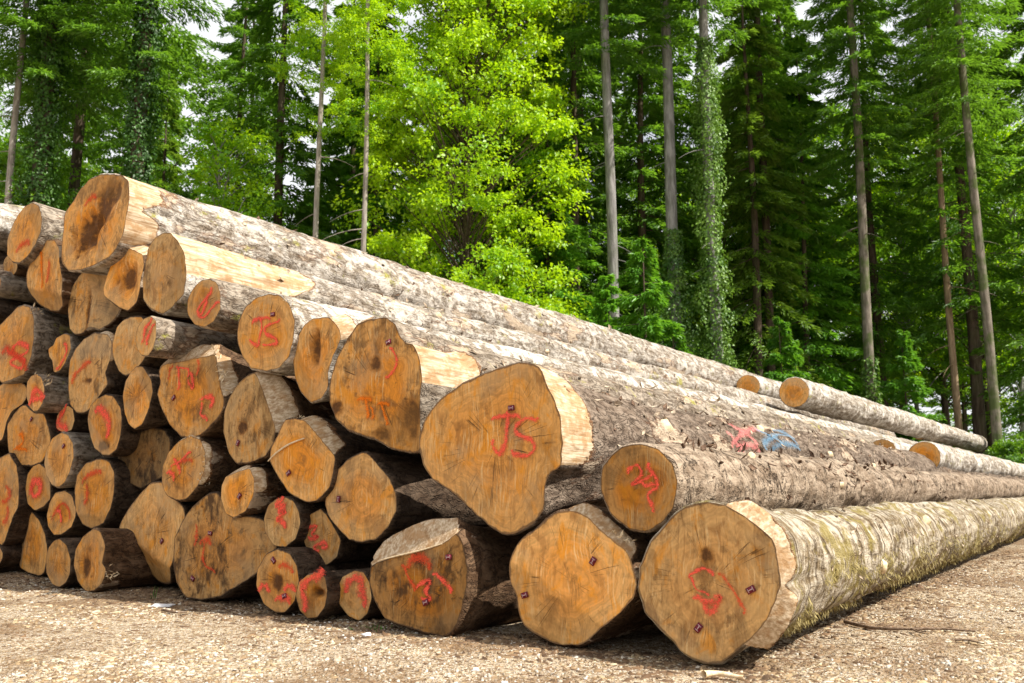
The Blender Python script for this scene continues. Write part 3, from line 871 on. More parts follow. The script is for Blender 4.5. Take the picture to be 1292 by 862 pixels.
build_log('L23', 'small log with a solid red blot, third tier near the left edge',
    [(50,585),(58,592),(62,610),(61,630),(53,640),(44,644),(35,636),(32,615),(35,598),(42,588)], 'dark', 15, tint=(0.9,0.8,0.4),
    marks=[(R_,7,[(40,613),(45,607),(52,611),(50,622),(43,626),(41,619)])])
build_log('L22', 'tall ragged log end cut off by the left picture edge, low down',
    [(12,572),(21,588),(24,610),(23,640),(17,650),(12,665),(5,685),(-5,695),(-18,680),(-22,640),(-18,600),(-5,580)], 'dark', 17, off=-0.05, tint=(0.95,0.7,0.5),
    marks=[(FT,6,[(11,617),(13,626),(7,633)]),(FT,6,[(11,648),(9,656)])])
# --- third tier and above, left part
build_log('L16', 'smooth pale oval log with one small tag hole, above the looped-scrawl log',
    [(78,546),(86,549),(92,560),(93,577),(88,595),(82,608),(74,615),(65,612),(57,600),(55,585),(58,568),(66,553)], 'grey', 15, off=-0.04, tint=(1.0,0.5,0.25), tags=[(81,563)])
build_log('L13', 'rounded square log end with an orange squiggle, above the red-blot log at the left',
    [(32,511),(42,521),(52,522),(57,540),(60,555),(57,568),(52,582),(42,587),(25,587),(14,580),(10,565),(9,537),(18,522),(27,512)], 'dark', 16, tint=(1.05,0.7,0.35),
    marks=[(OR,5,[(28,548),(30,557),(24,565)]),(OR,4,[(20,566),(33,567)])], tags=[(40,529)])
build_log('L15', 'oval log with a thick red vertical stroke and dark foot',
    [(133,498),(143,500),(152,515),(154,530),(152,550),(147,567),(138,574),(128,574),(117,565),(112,550),(110,530),(114,512),(123,503)], 'dark', 16, off=-0.03, tint=(1.0,0.9,0.5),
    marks=[(R_,7,[(126,515),(134,524),(138,531),(138,544)])], rot=[(131,562,9,8,0.004)])
build_log('L17', 'narrow pointed yellow log end without paint, left of the big scrawled log',
    [(172,462),(180,463),(190,480),(192,495),(188,515),(180,535),(170,541),(162,535),(157,520),(155,500),(158,482),(165,470)], 'dark', 15, tint=(1.0,0.9,0.5))
build_log('L18', 'big log end with red scrawls under a slanting pale top cut',
    [(270,446),(262,449),(235,455),(212,459),(203,462),(200,470),(203,482),(198,498),(205,518),(214,535),(228,550),(243,553),(258,545),(270,530),(279,515),(278,500),(273,475)],
    'brown', 18, off=-0.03, body=0.9, facets=[((203,463),(269,446),1.5,0.16),((271,446),(278,500),0.45,0.09)], tint=(0.9,0.9,0.6), tags=[(220,502,0.7)],
    marks=[('faint#0',4,[(215,462),(214,475)]),('red#1',4,[(226,465),(227,488)]),('red#2',3,[(227,464),(238,466),(239,473)]),('faint#3',5,[(252,458),(251,469)]),('red#4',5,[(243,473),(244,489),(239,484)]),('red#5',6,[(258,501),(267,501),(267,508)]),('red#6',4,[(256,512),(254,523),(260,527)])])
build_log('L14', 'tiny log with a bright red half-ring, wedged above the smooth pale oval log',
    [(86,512),(92,516),(94,530),(90,543),(78,545),(71,540),(72,525),(78,515)], 'dark', 14, off=0.08, tint=(1.05,0.8,0.4), marks=[(R_,7,[(82,518),(76,527),(74,535),(83,539)])])
build_log('L12', 'small log with red-filled end and pale torn bark collar, at the left',
    [(45,472),(52,476),(56,490),(54,508),(48,518),(42,519),(36,513),(32,498),(34,482),(39,475)], 'grey', 15, off=-0.12, tint=(1.0,0.8,0.4),
    marks=[(R_,6,[(40,502),(45,492),(50,494),(54,498)]),(R_,6,[(41,503),(50,503),(53,500)])])
build_log('L11', 'pale torn log end running out of the left edge, below the big pink-scrawled log',
    [(18,479),(28,485),(31,495),(28,508),(15,518),(8,533),(3,555),(-10,560),(-25,545),(-28,520),(-20,495),(0,486)], 'dark', 17, off=0.02, tint=(1.1,0.5,0.4))
build_log('L6', 'tall log end with a large pink-red scrawl at the left edge, middle height',
    [(30,385),(38,388),(41,400),(40,425),(36,450),(28,472),(15,479),(2,483),(-8,470),(-10,440),(-5,415),(5,405),(15,395),(22,387)], 'grey', 17, off=-0.05, tint=(1.05,0.6,0.4),
    marks=[(R_,5,[(17,440),(24,433),(35,439),(28,448),(13,457),(26,465),(33,457),(11,444)]),(FT,8,[(8,440),(20,447),(30,460)])])
build_log('L7', 'small thin log with a red stripe down its right side, at left',
    [(80,421),(86,423),(88,440),(82,458),(75,468),(68,470),(66,455),(62,450),(61,440),(67,436),(71,427)], 'grey', 14, off=0.05, tint=(1.05,0.6,0.4), marks=[(R_,5,[(83,435),(84,444),(80,455),(74,465)])])
build_log('L8', 'large pale speckled log end with a small cream patch at upper right',
    [(118,420),(135,422),(141,430),(140,450),(133,470),(136,485),(125,500),(117,512),(107,521),(97,521),(88,510),(86,485),(88,455),(95,440),(105,428)], 'dark', 17, facets=[((124,421),(140,455),0.9,0.04)],
    tint=(0.95,0.5,0.8), marks=[(FT,6,[(93,476),(98,470),(111,457)])], rot=[(109,481,7,4,0.01)])
build_log('L9', 'deep orange round log end partly behind the small rough-barked striped log',
    [(165,400),(178,400),(188,410),(191,428),(187,445),(178,458),(165,470),(157,474),(148,468),(142,450),(142,430),(148,412),(156,404)], 'dark', 16, off=0.0, tint=(1.1,1.0,0.35))
build_log('L10', 'small rough-barked log with red stripe, jutting out before a deep orange end',
    [(190,399),(197,405),(197,425),(193,440),(187,449),(178,448),(172,438),(171,425),(174,412),(182,402)], 'grey', 14, off=-0.28, tint=(1.1,0.4,0.2), marks=[(R_,5,[(191,406),(184,415),(182,428)]),(R_,5,[(186,430),(193,412)])])
build_log('L5', 'cleft log end of two leaning pale halves, under the topmost log',
    [(107,340),(118,341),(128,347),(131,360),(131,375),(133,385),(128,402),(118,415),(112,412),(105,420),(95,422),(88,415),(86,395),(86,375),(92,360),(100,348)], 'brown', 16, off=0.08, facets=[((117,340),(133,388),1.3,0.05)], tint=(0.85,0.6,0.9), cuts=[((113,340),(109,421),0.5,0.35)], rot=[(111,385,1.6,30,0.02)])
build_log('L4', 'grey log whose side shows at the left edge beside the orange-striped log',
    ell(-9, 356, 10, 16), 'grey', 16, off=-0.05, tint=(0.9,0.5,0.6))
build_log('L4b', 'dark log whose side shows at the left edge just above the pink-scrawled log',
    ell(-13, 391, 12, 15), 'dark', 16, off=0.0, tint=(0.9,0.5,0.6))
build_log('L3', 'tiny reddish log end tucked under the oval log with faint paint at upper left',
    ell(13, 335, 9, 13), 'brown', 14, off=0.10, tint=(0.9,1.0,0.6))
build_log('L2', 'tall log end with two faint orange stripes, left of the topmost log',
    [(60,303),(69,303),(74,312),(75,330),(77,344),(79,352),(78,370),(74,385),(66,391),(55,390),(42,383),(35,370),(33,350),(36,336),(44,322),(52,308)], 'brown', 17, tint=(0.95,0.9,0.55),
    cuts=[((35,362),(80,372),0.4,-0.5)], marks=[(OR,4,[(53,320),(53,336),(54,359)]),(FT,5,[(63,333),(61,351)])])
build_log('L1', 'pale leaning oval log end on top of the pile near the left edge',
    [(40,255),(47,260),(51,275),(50,292),(45,308),(35,323),(25,332),(15,330),(9,322),(9,305),(14,288),(22,272),(32,260)], 'grey', 17, off=-0.06, tint=(1.0,0.6,0.3), marks=[(FT,6,[(24,312),(30,308),(35,305)])])
build_log('L0', 'pale log entering from the left edge on top of the pile',
    ell(-24, 280, 22, 24), 'white', 17, off=0.05, tint=(1, .6, .4))
# --- top of the pile
build_log('T1', 'topmost thick log with a rotten hollow butt and a bright trimmed patch',
    [(138,219),(152,221),(161,230),(163,255),(159,275),(156,295),(148,312),(138,325),(120,334),(100,341),(86,341),(77,330),(78,305),(80,290),(81,270),(92,255),(100,240),(112,225),(125,219)],
    'bleached', 20, off=-0.05, body=0.84, hero=True, facets=[((146,220),(163,256),-0.05,0.07,0.6),((163,262),(152,306),0.0,0.08,0.3)], tint=(1.0,1.0,0.7), tau=0.6,
    rot=[(108,295,18,28,0.07),(130,258,10,30,0.03),(148,240,5,16,0.02)], marks=[(FT,6,[(111,254),(118,248)])])
build_log('T1b', 'log end with a round brown hollow, below the topmost log',
    [(155,310),(165,314),(180,321),(182,335),(178,350),(176,368),(172,382),(160,392),(150,388),(131,373),(130,365),(136,345),(145,322)], 'brown', 16, off=0.04, body=0.85, facets=[((155,310),(180,321),0.5,0.10)], tint=(1.15,0.9,0.3), rot=[(161,352,14,19,0.05)])
build_log('T2', 'upright log end with long white stripped side, near the top',
    [(207,294),(215,294),(225,305),(231,320),(232,345),(228,370),(215,388),(205,396),(190,390),(181,378),(180,355),(184,330),(188,310),(197,299)],
    'bleached', 20, off=-0.05, body=0.88, hero=True, tau=0.7, facets=[((213,294),(232,345),-0.03,0.06,1.3)], tint=(0.95,0.8,0.6))
build_log('S1', 'small red-scribbled log just left of the smaller JS log',
    [(263,352),(272,356),(278,370),(278,390),(270,405),(258,413),(245,409),(237,397),(236,380),(243,365),(253,354)], 'grey', 19, off=-0.05, hero=True, tint=(0.95,0.9,0.4),
    marks=[(R_,5,[(267,369),(255,384),(250,393),(257,401),(268,389),(274,382)]),(R_,5,[(262,380),(256,395)])])
build_log('T3', 'smooth oval log end sprayed with smaller red JS, upper middle of the pile',
    [(340,371),(353,373),(366,385),(372,405),(370,430),(365,450),(352,464),(335,468),(315,465),(305,450),(299,430),(301,405),(310,387),(325,375)], 'white', 21, off=0.0, hero=True, body=0.94, tint=(1.0,0.8,0.15), tags=[(345,397,0.0)],
    marks=[(R_,5,[(321,404),(330,402),(339,401)]),(R_,4,[(330,403),(331,414),(328,427),(326,436),(317,431)]),('red#S',4,[(352,406),(343,409),(335,414),(337,422),(348,427),(349,434),(335,436)])])
build_log('T4', 'log end with a dark rotten slot, right of the smaller JS log',
    [(395,402),(415,400),(428,414),(430,428),(420,450),(414,470),(414,490),(405,503),(392,508),(378,495),(370,475),(369,450),(374,428),(384,410)], 'white', 21, off=0.05, hero=True, body=0.9, facets=[((416,400),(430,430),0.6,0.13)], tint=(1.0,0.8,0.45), rot=[(398,443,7,26,0.05)])
build_log('T5', 'large knobbly log end with orange letters and a red arc, left of the largest log',
    [(487,400),(498,408),(505,425),(512,432),(522,435),(530,455),(533,480),(530,500),(527,520),(528,550),(525,570),(510,571),(490,565),(470,553),(455,548),(440,543),(425,530),(416,510),(415,490),(419,470),(426,450),(437,430),(450,410),(465,403)],
    'grey', 20, off=0.02, body=0.84, hero=True, tau=0.6, facets=[((510,432),(533,482),-0.05,0.08,0.55),((446,416),(470,402),0.6,0.05)], tint=(1.05,0.9,0.75), tags=[(491,432,0.3)], cuts=[((440,560),(530,500),0.12,-0.4)], rot=[(473,460,11,13,0.008),(515,530,14,26,0.02),(425,515,8,12,0.006),(480,548,16,12,0.015)],
    marks=[(R_,4,[(495,440),(501,453),(499,465),(490,476)]),(OR,4,[(454,503),(467,503)]),(OR,4,[(462,504),(466,524)]),(OR,4,[(471,516),(472,525)]),(OR,4,[(479,509),(489,509)]),(OR,4,[(482,510),(489,532)])])
# --- logs lying on the back of the pile
build_log('P1', 'short pale log on the back of the pile, left of the long white log', ell(944, 487, 15, 14), 'white', 12, depth=17.5, tint=(1.25,0.7,0.2), body=1.0, aim=(1180, 543, 30), group='logs lying on the back of the pile')
build_log('P2', 'long straight white-barked log lying on the back of the pile', ell(1002, 495, 19, 19), 'white', 14, depth=16.5, tint=(1.25,0.7,0.2), body=1.0, aim=(1225, 558, 27), hero=True, group='logs lying on the back of the pile')
build_log('P3', 'small orange log end just peeping over the back of the largest log', ell(1113, 572, 19, 18), 'white', 12, depth=14.5, tint=(1.1,0.9,0.2), body=1.0, group='logs lying on the back of the pile')
build_log('P4', 'orange log end peeping over the bark at far right, right of a smaller similar one', ell(1166, 577, 21, 20), 'white', 12, depth=14.0, tint=(1.15,0.9,0.2), body=1.0, hero=True, group='logs lying on the back of the pile')
build_log('P5', 'far brown log behind the long white log, upper of the two at right', ell(1128, 533, 10, 10), 'grey', 10, depth=24, tint=(1.0,0.7,0.2), body=1.0, aim=(1210, 552, 34), group='logs lying on the back of the pile')
build_log('P6', 'far brown log behind the long white log, lower of the two at right', ell(1160, 545, 10, 10), 'grey', 10, depth=23, tint=(1.0,0.7,0.2), body=1.0, aim=(1235, 562, 33), group='logs lying on the back of the pile')
#TREES#

# ------------------------------------------------------------------ forest
def leaf_mat(name, c1, c2, trans, tfac=0.45, nscale=0.7):
    m = NT('leaves_' + name)
    inf = m.info()
    vec = m.coord()
    n1 = m.noise(vec, nscale, 2, 0.5)
    n2 = m.noise(vec, 9.0, 1, 0.5)
    f = m.math('ADD', m.math('MULTIPLY', n1, 0.6), m.math('MULTIPLY', n2, 0.4))
    f = m.math('ADD', f, m.math('MULTIPLY', m.math('SUBTRACT', inf.outputs['Random'], 0.5), 0.12))
    col = m.mix(m.step(f, 0.36, 0.64), c1, c2)
    d = m.n('ShaderNodeBsdfDiffuse'); m.set(d.inputs[0], col)
    t = m.n('ShaderNodeBsdfTranslucent'); m.set(t.inputs[0], m.mix(0.5, col, trans))
    mx = m.n('ShaderNodeMixShader'); m.set(mx.inputs[0], tfac)
    m.t.links.new(d.outputs[0], mx.inputs[1]); m.t.links.new(t.outputs[0], mx.inputs[2])
    g = m.n('ShaderNodeBsdfGlossy'); g.inputs['Roughness'].default_value = 0.45
    mx2 = m.n('ShaderNodeMixShader'); mx2.inputs[0].default_value = 0.04
    m.t.links.new(mx.outputs[0], mx2.inputs[1]); m.t.links.new(g.outputs[0], mx2.inputs[2])
    return m.done(mx2.outputs[0])

LEAF = {
    'maple': leaf_mat('maple', (0.13, 0.36, 0.006), (0.46, 0.66, 0.008), (0.62, 0.84, 0.008), 0.5, 0.45),
    'broad': leaf_mat('broadleaf', (0.07, 0.19, 0.010), (0.19, 0.38, 0.016), (0.36, 0.60, 0.02), 0.45),
    'spruce': leaf_mat('spruce', (0.048, 0.145, 0.012), (0.17, 0.34, 0.026), (0.30, 0.56, 0.02), 0.48),
    'fir': leaf_mat('young_fir', (0.06, 0.19, 0.014), (0.17, 0.41, 0.026), (0.30, 0.60, 0.02), 0.45),
    'larch': leaf_mat('olive_spruce', (0.08, 0.17, 0.014), (0.21, 0.35, 0.025), (0.34, 0.52, 0.03), 0.4),
    'ivy': leaf_mat('ivy', (0.045, 0.125, 0.016), (0.20, 0.34, 0.05), (0.25, 0.46, 0.03), 0.3, 2.0),
    'darkivy': leaf_mat('dark_ivy', (0.025, 0.08, 0.010), (0.08, 0.19, 0.02), (0.14, 0.3, 0.02), 0.3, 2.0),
}

def trunk_mat(name, c1, c2, moss=0.0):
    m = NT('trunk_' + name)
    vec = m.coord()
    a = m.noise(m.mapping(vec, scale=(14, 14, 2.2)), 1.0, 5, 0.65)
    b = m.noise(vec, 1.3, 3, 0.6)
    col = m.mix(m.step(a, 0.35, 0.65), c1, c2)
    if moss:
        col = m.mix(m.math('MULTIPLY', m.step(b, 0.45, 0.6), moss), col, (0.07, 0.10, 0.025))
    nrm = m.bump(a, 0.8, 0.03)
    return m.done(m.principled(col, 0.95, nrm, 0.1))

TRUNK = {
    'pale': trunk_mat('pale', (0.22, 0.19, 0.155), (0.40, 0.355, 0.30)),
    'grey': trunk_mat('grey', (0.16, 0.15, 0.14), (0.31, 0.295, 0.28), 0.2),
    'brown': trunk_mat('brown', (0.06, 0.042, 0.03), (0.13, 0.095, 0.07), 0.2),
    'orange': trunk_mat('orange', (0.17, 0.115, 0.07), (0.31, 0.225, 0.14)),
    'mossy': trunk_mat('mossy', (0.13, 0.11, 0.085), (0.25, 0.215, 0.17), 0.85),
}

def tube(path, radii, n=8):
    path = np.asarray(path, float); k = len(path)
    tan = np.gradient(path, axis=0); tan /= np.linalg.norm(tan, axis=1)[:, None] + 1e-9
    ref = np.array([1.0, 0, 0]) if abs(tan[0][0]) < 0.8 else np.array([0, 1.0, 0])
    s1 = np.cross(tan, ref); s1 /= np.linalg.norm(s1, axis=1)[:, None] + 1e-9
    s2 = np.cross(tan, s1)
    th = np.arange(n) / n * 2 * np.pi
    v = path[:, None] + (s1[:, None] * np.cos(th)[None, :, None] + s2[:, None] * np.sin(th)[None, :, None]) * np.asarray(radii)[:, None, None]
    return v.reshape(-1, 3), grid_faces(k, n, True, flip=True)

def join_tubes(tubes):
    V, Fq, o = [], [], 0
    for v, f in tubes:
        V.append(v); Fq.append(f + o); o += len(v)
    return np.vstack(V), np.vstack(Fq)

def cards(pos, d, nrm, ln, wd, sag=0.15):
    """kite-shaped leaves: base at pos, pointing d, facing nrm"""
    d = d / (np.linalg.norm(d, axis=1)[:, None] + 1e-9)
    s = np.cross(d, nrm); s /= np.linalg.norm(s, axis=1)[:, None] + 1e-9
    up = np.cross(s, d)
    ln = np.broadcast_to(ln, (len(pos),))[:, None]; wd = np.broadcast_to(wd, (len(pos),))[:, None]
    mid = pos + d * ln * 0.45
    v = np.stack([pos, mid + s * wd * 0.5 + up * wd * 0.18, pos + d * ln - up * ln * sag, mid - s * wd * 0.5 + up * wd * 0.18], 1).reshape(-1, 3)
    n = len(pos)
    b = np.arange(n)[:, None] * 4
    f = np.concatenate([b + np.array([[0, 1, 2]]), b + np.array([[0, 2, 3]])], 1).reshape(-1, 3)
    return v, f

def unit(n, r):
    v = r.normal(size=(n, 3)); return v / np.linalg.norm(v, axis=1)[:, None]

def spruce(seed, h=22.0, z0=1.0, rmax=3.2, nb=150, K=230, mat='spruce', tr='brown', rt=0.19, droop=0.35, dead=14, ln=0.24, wd=0.055, twigl=0.26):
    r = np.random.default_rng(seed)
    z = z0 + (h - z0) * (np.sort(r.random(nb)) ** 1.05)
    az = np.arange(nb) * 2.399 + r.normal(0, 0.5, nb)
    L = rmax * (1 - (z - z0) / (h - z0) * 0.96) ** 0.75 * r.uniform(0.65, 1.12, nb) * (0.75 + 0.25 * np.clip((z - z0) / 2, 0, 1))
    out = np.stack([np.cos(az), np.sin(az), np.zeros(nb)], -1)
    side = np.stack([-np.sin(az), np.cos(az), np.zeros(nb)], -1)
    dr = droop * r.uniform(0.6, 1.5, nb)
    p = r.random((nb, K)) ** 0.75 * 0.95 + 0.05
    sg = r.choice([-1, 1], (nb, K))
    q = r.random((nb, K)) ** 0.9
    tw = (twigl * (1.15 - p) + 0.10) * L[:, None] * r.uniform(0.6, 1.1, (nb, K))
    # twigs sit at discrete places along the branch so that gaps show
    p = np.clip(np.round(p * 13 + 0.35 * sg) / 13 + r.normal(0, 0.010, (nb, K)), 0.01, 1.0)
    def bz(pp): return -dr[:, None] * L[:, None] * (pp ** 1.5) + 0.22 * dr[:, None] * L[:, None] * np.clip(pp - 0.6, 0, 1) ** 2 * 4
    base = out[:, None] * (L[:, None] * p)[..., None] + np.array([0, 0, 1.0]) * bz(p)[..., None]
    tdir = out[:, None] * 0.62 + side[:, None] * (sg * 0.8)[..., None] + np.array([0, 0, -0.22])
    pos = base + tdir * (q * tw)[..., None]
    pos[..., 2] += z[:, None] - 0.22 * q ** 2 * tw - r.random((nb, K)) ** 2 * 0.16
    d = tdir + out[:, None] * 0.5 + r.normal(0, 0.38, (nb, K, 3)) + np.array([0, 0, -0.18])
    nm = np.array([0, 0, 1.0]) + r.normal(0, 0.45, (nb, K, 3))
    v, f = cards(pos.reshape(-1, 3), d.reshape(-1, 3), nm.reshape(-1, 3), ln * r.uniform(0.6, 1.3, nb * K), wd * r.uniform(0.7, 1.3, nb * K))
    crown = mesh_from('crown', v, f, LEAF[mat], smooth=False)
    zz = np.linspace(-0.4, h, 16)
    tubes = [tube(np.stack([0.06 * np.sin(zz * 0.4 + seed), 0.06 * np.cos(zz * 0.3 + seed), zz], -1), np.maximum(rt * (1 - zz / h) ** 0.8, 0.015), 10)]
    for i in range(0, nb, 2):
        t = np.linspace(0.0, 0.92, 5)
        pth = out[i] * (L[i] * t)[:, None] + np.array([0, 0, 1.0]) * (z[i] - dr[i] * L[i] * t ** 1.5 + 0.22 * dr[i] * L[i] * np.clip(t - 0.6, 0, 1) ** 2 * 4)[:, None]
        tubes.append(tube(pth, 0.022 * (1 - t * 0.8), 4))
    for i in range(dead):
        a = r.random() * 6.28; zb = r.uniform(1.5, max(z0, 3)); l = r.uniform(0.4, 1.5)
        t = np.linspace(0, 1, 4)[:, None]
        tubes.append(tube(np.array([0, 0, zb]) + np.array([math.cos(a), math.sin(a), -0.12]) * l * t + np.array([0, 0, -0.25]) * l * t ** 2, 0.014 * (1 - 0.8 * t[:, 0]), 4))
    tv, tf = join_tubes(tubes)
    return mesh_from('trunk', tv, tf, TRUNK[tr]), crown

def broadleaf(seed, h=12.0, z0=1.5, rx=3.0, clumps=120, per=260, mat='broad', tr='brown', rt=0.16, leaf=0.12, cr=0.75, lean=(0, 0), flat=0.45, top=None):
    r = np.random.default_rng(seed)
    zz = np.linspace(0, 1, 10)
    tp = np.stack([lean[0] * zz ** 1.4 + 0.12 * np.sin(zz * 5 + seed), lean[1] * zz ** 1.4 + 0.12 * np.cos(zz * 4 + seed), -0.4 + zz * (h * 0.93 + 0.4)], -1)
    tubes = [tube(tp, np.maximum(rt * (1 - zz * 0.9), 0.02), 8)]
    P, D, N, S = [], [], [], []
    for i in range(clumps):
        zf = r.random() ** 0.9
        prof = math.sin(math.pi * min(1, 0.10 + 0.86 * zf) ** 0.85) ** 0.6
        a = i * 2.399 + r.normal(0, 0.4)
        rad = rx * prof * math.sqrt(r.uniform(0.08, 1.0)) * (0.8 + 0.35 * vnoise(np.array([math.cos(a) * 1.5]), np.array([math.sin(a) * 1.5]), zf * 4, seed)[0] + 0.1)
        z = z0 + (h - z0) * zf
        ti = np.clip((z - 0.8) / h, 0, 1)
        root = np.array([np.interp(ti, zz, tp[:, 0]), np.interp(ti, zz, tp[:, 1]), 0])
        c = root + np.array([math.cos(a) * rad, math.sin(a) * rad, z + 0.12 * rad])
        s0 = root + np.array([0, 0, max(0.6, z - 0.55 * rad - 0.4)])
        t = np.linspace(0, 1, 5)[:, None]
        pth = s0 * (1 - t) + c * t + np.array([0, 0, 0.18]) * rad * np.sin(np.pi * t) * 0.6
        tubes.append(tube(pth, 0.035 * (1 - 0.85 * t[:, 0]) * (0.5 + 0.5 * min(1, rad / 2)), 5))
        n = int(per * r.uniform(0.5, 1.3)); rc = cr * r.uniform(0.55, 1.25)
        # sub-twigs carry the leaves
        ns = 9
        sa = unit(ns, r) * np.array([1, 1, flat]); 
        k = r.integers(0, ns, n); q = r.random(n) ** 0.6
        pos = c + sa[k] * (q * rc)[:, None] + r.normal(0, 0.09 * rc + 0.03, (n, 3)) * np.array([1, 1, 0.7])
        pos[:, 2] -= 0.10 * rc * q ** 2
        P.append(pos); D.append(sa[k] + r.normal(0, 0.7, (n, 3)) + np.array([0, 0, -0.25])); N.append(np.array([0.25 * math.cos(a), 0.25 * math.sin(a), 1.0]) + r.normal(0, 0.45, (n, 3))); S.append(leaf * r.uniform(0.6, 1.25, n))
    P, D, N, S = np.vstack(P), np.vstack(D), np.vstack(N), np.concatenate(S)
    v, f = cards(P, D, N, S, S * 0.8, 0.1)
    tv, tf = join_tubes(tubes)
    return mesh_from('trunk', tv, tf, TRUNK[tr]), mesh_from('crown', v, f, LEAF[mat], smooth=False)

def ivy_mesh(seed, z0, z1, r0, thick, n, mat='ivy', leaf=0.10):
    r = np.random.default_rng(seed)
    z = z0 + (z1 - z0) * r.random(n); a = r.random(n) * 6.283
    env = thick * (0.12 + 1.25 * (vnoise(np.cos(a) * 1.4, np.sin(a) * 1.4, z * 1.6, seed) * 0.5 + 0.5) ** 1.6 + 0.25 * vnoise(np.cos(a) * 4, np.sin(a) * 4, z * 5, seed + 1)) * np.clip((z1 - z) / 2.0, 0.15, 1)
    rad = r0 + env * r.random(n) ** 0.7
    pos = np.stack([np.cos(a) * rad, np.sin(a) * rad, z], -1)
    o = np.stack([np.cos(a), np.sin(a), np.zeros(n)], -1)
    v, f = cards(pos, o * 0.3 + np.array([0, 0, -0.8]) + r.normal(0, 0.5, (n, 3)), o + np.array([0, 0, 0.5]) + r.normal(0, 0.4, (n, 3)), leaf * r.uniform(0.6, 1.3, n), leaf * 0.85)
    return mesh_from('ivy', v, f, LEAF[mat], smooth=False)

def bare_trunk(seed, h, rt, mat, dead=20, top=0.5):
    r = np.random.default_rng(seed)
    zz = np.linspace(-0.4, h, 22)
    rad = rt * (1 - (1 - top) * np.clip(zz, 0, h) / h) * (1 + 0.35 * np.exp(-np.maximum(zz, 0) / 0.35))
    tubes = [tube(np.stack([0.03 * np.sin(zz * 0.5 + seed), 0.03 * np.cos(zz * 0.4 + seed), zz], -1), rad, 14)]
    for i in range(dead):
        a = r.random() * 6.28; zb = r.uniform(2.5, h); l = r.uniform(0.3, 1.3)
        t = np.linspace(0, 1, 5)[:, None]
        tubes.append(tube(np.array([0, 0, zb]) + np.array([math.cos(a), math.sin(a), -0.1]) * l * t + np.array([0, 0, -0.3]) * l * t ** 2, 0.016 * (1 - 0.8 * t[:, 0]), 4))
    tv, tf = join_tubes(tubes)
    return mesh_from('trunk', tv, tf, TRUNK[mat])

# shared meshes, one per kind
KIND = {
    'spruce_full': spruce(1, 21, 0.8, 3.1, 170, 230),
    'spruce_high': spruce(2, 24, 5.0, 2.9, 140, 230, rt=0.20, dead=30),
    'spruce_loose': spruce(3, 22, 2.0, 3.0, 105, 200, droop=0.5, rt=0.17, mat='spruce', dead=24),
    'spruce_olive': spruce(4, 20, 1.5, 2.6, 130, 220, droop=0.55, mat='larch'),
    'young_fir': spruce(5, 6.5, 0.2, 1.7, 80, 210, mat='fir', rt=0.06, droop=0.12, dead=0, ln=0.17, wd=0.045),
    'fir_green': spruce(6, 15, 0.8, 2.5, 140, 220, mat='fir', rt=0.13, droop=0.35, dead=6, ln=0.22, wd=0.055),
    'maple': broadleaf(11, 18, 0.6, 3.9, 430, 330, 'maple', 'brown', 0.17, 0.115, 0.9, (-0.4, 0), 0.4),
    'broad_a': broadleaf(12, 13, 2.0, 2.9, 120, 260, 'broad', 'brown', 0.13, 0.12, 0.8),
    'broad_b': broadleaf(13, 9, 1.0, 2.2, 95, 240, 'broad', 'grey', 0.09, 0.11, 0.7),
    'broad_light': broadleaf(14, 12, 1.5, 2.4, 80, 230, 'maple', 'grey', 0.09, 0.115, 0.7),
    'shrub': broadleaf(15, 2.4, 0.2, 1.3, 45, 220, 'broad', 'brown', 0.03, 0.10, 0.5),
}

def px_x(px, Y, z=5.0):
    return (px - 646.0) / F_PX * (Y * CP + (z - CAM_H) * SP)

def tree(kind, px, Y, label, cat='tree', s=1.0, sxy=None, rot=None, name=None, group=None, lean=(0, 0), xz=5.0, trunk=None, dz=0.0):
    x = px_x(px, Y, xz)
    root = obj(name or {'s': 'spruce_tree', 'y': 'young_fir', 'f': 'fir_tree', 'm': 'maple_tree', 'b': 'broadleaf_tree'}.get(kind[0], 'tree') if kind != 'shrub' else 'shrub', None, label=label, category=cat)
    if group: root['group'] = group
    root.location = (x, Y, float(ground_z(x, Y)) + dz)
    root.scale = (sxy or s, sxy or s, s)
    root.rotation_euler = (lean[0], lean[1], rng.uniform(0, 6.28) if rot is None else rot)
    t, c = KIND[kind]
    if trunk:
        obj('trunk', trunk, root)
    else:
        obj('trunk', t, root)
    obj('crown', c, root)
    return root

def pole_tree(px, Y, label, rt, mat, h=24.0, crown_z=11.0, lean=(0, 0), ivy=None, name='tall_tree', crown='spruce_full', cs=0.7, dead=22, xz=5.0):
    x = px_x(px, Y, xz)
    root = obj(name, None, label=label, category='tree')
    root.location = (x, Y, float(ground_z(x, Y)))
    root.rotation_euler = (lean[0], lean[1], 0)
    obj('trunk', bare_trunk(int(px), h, rt, mat, dead), root)
    c = obj('crown', KIND[crown][1], root)
    c.location = (0, 0, crown_z); c.scale = (cs, cs, cs); c.rotation_euler = (0, 0, px)
    if ivy:
        obj('ivy', ivy_mesh(int(px), *ivy), root)
    return root

LEFTG, MIDG, RIGHTG = 'forest trees on the left', 'forest trees in the middle', 'forest trees on the right'
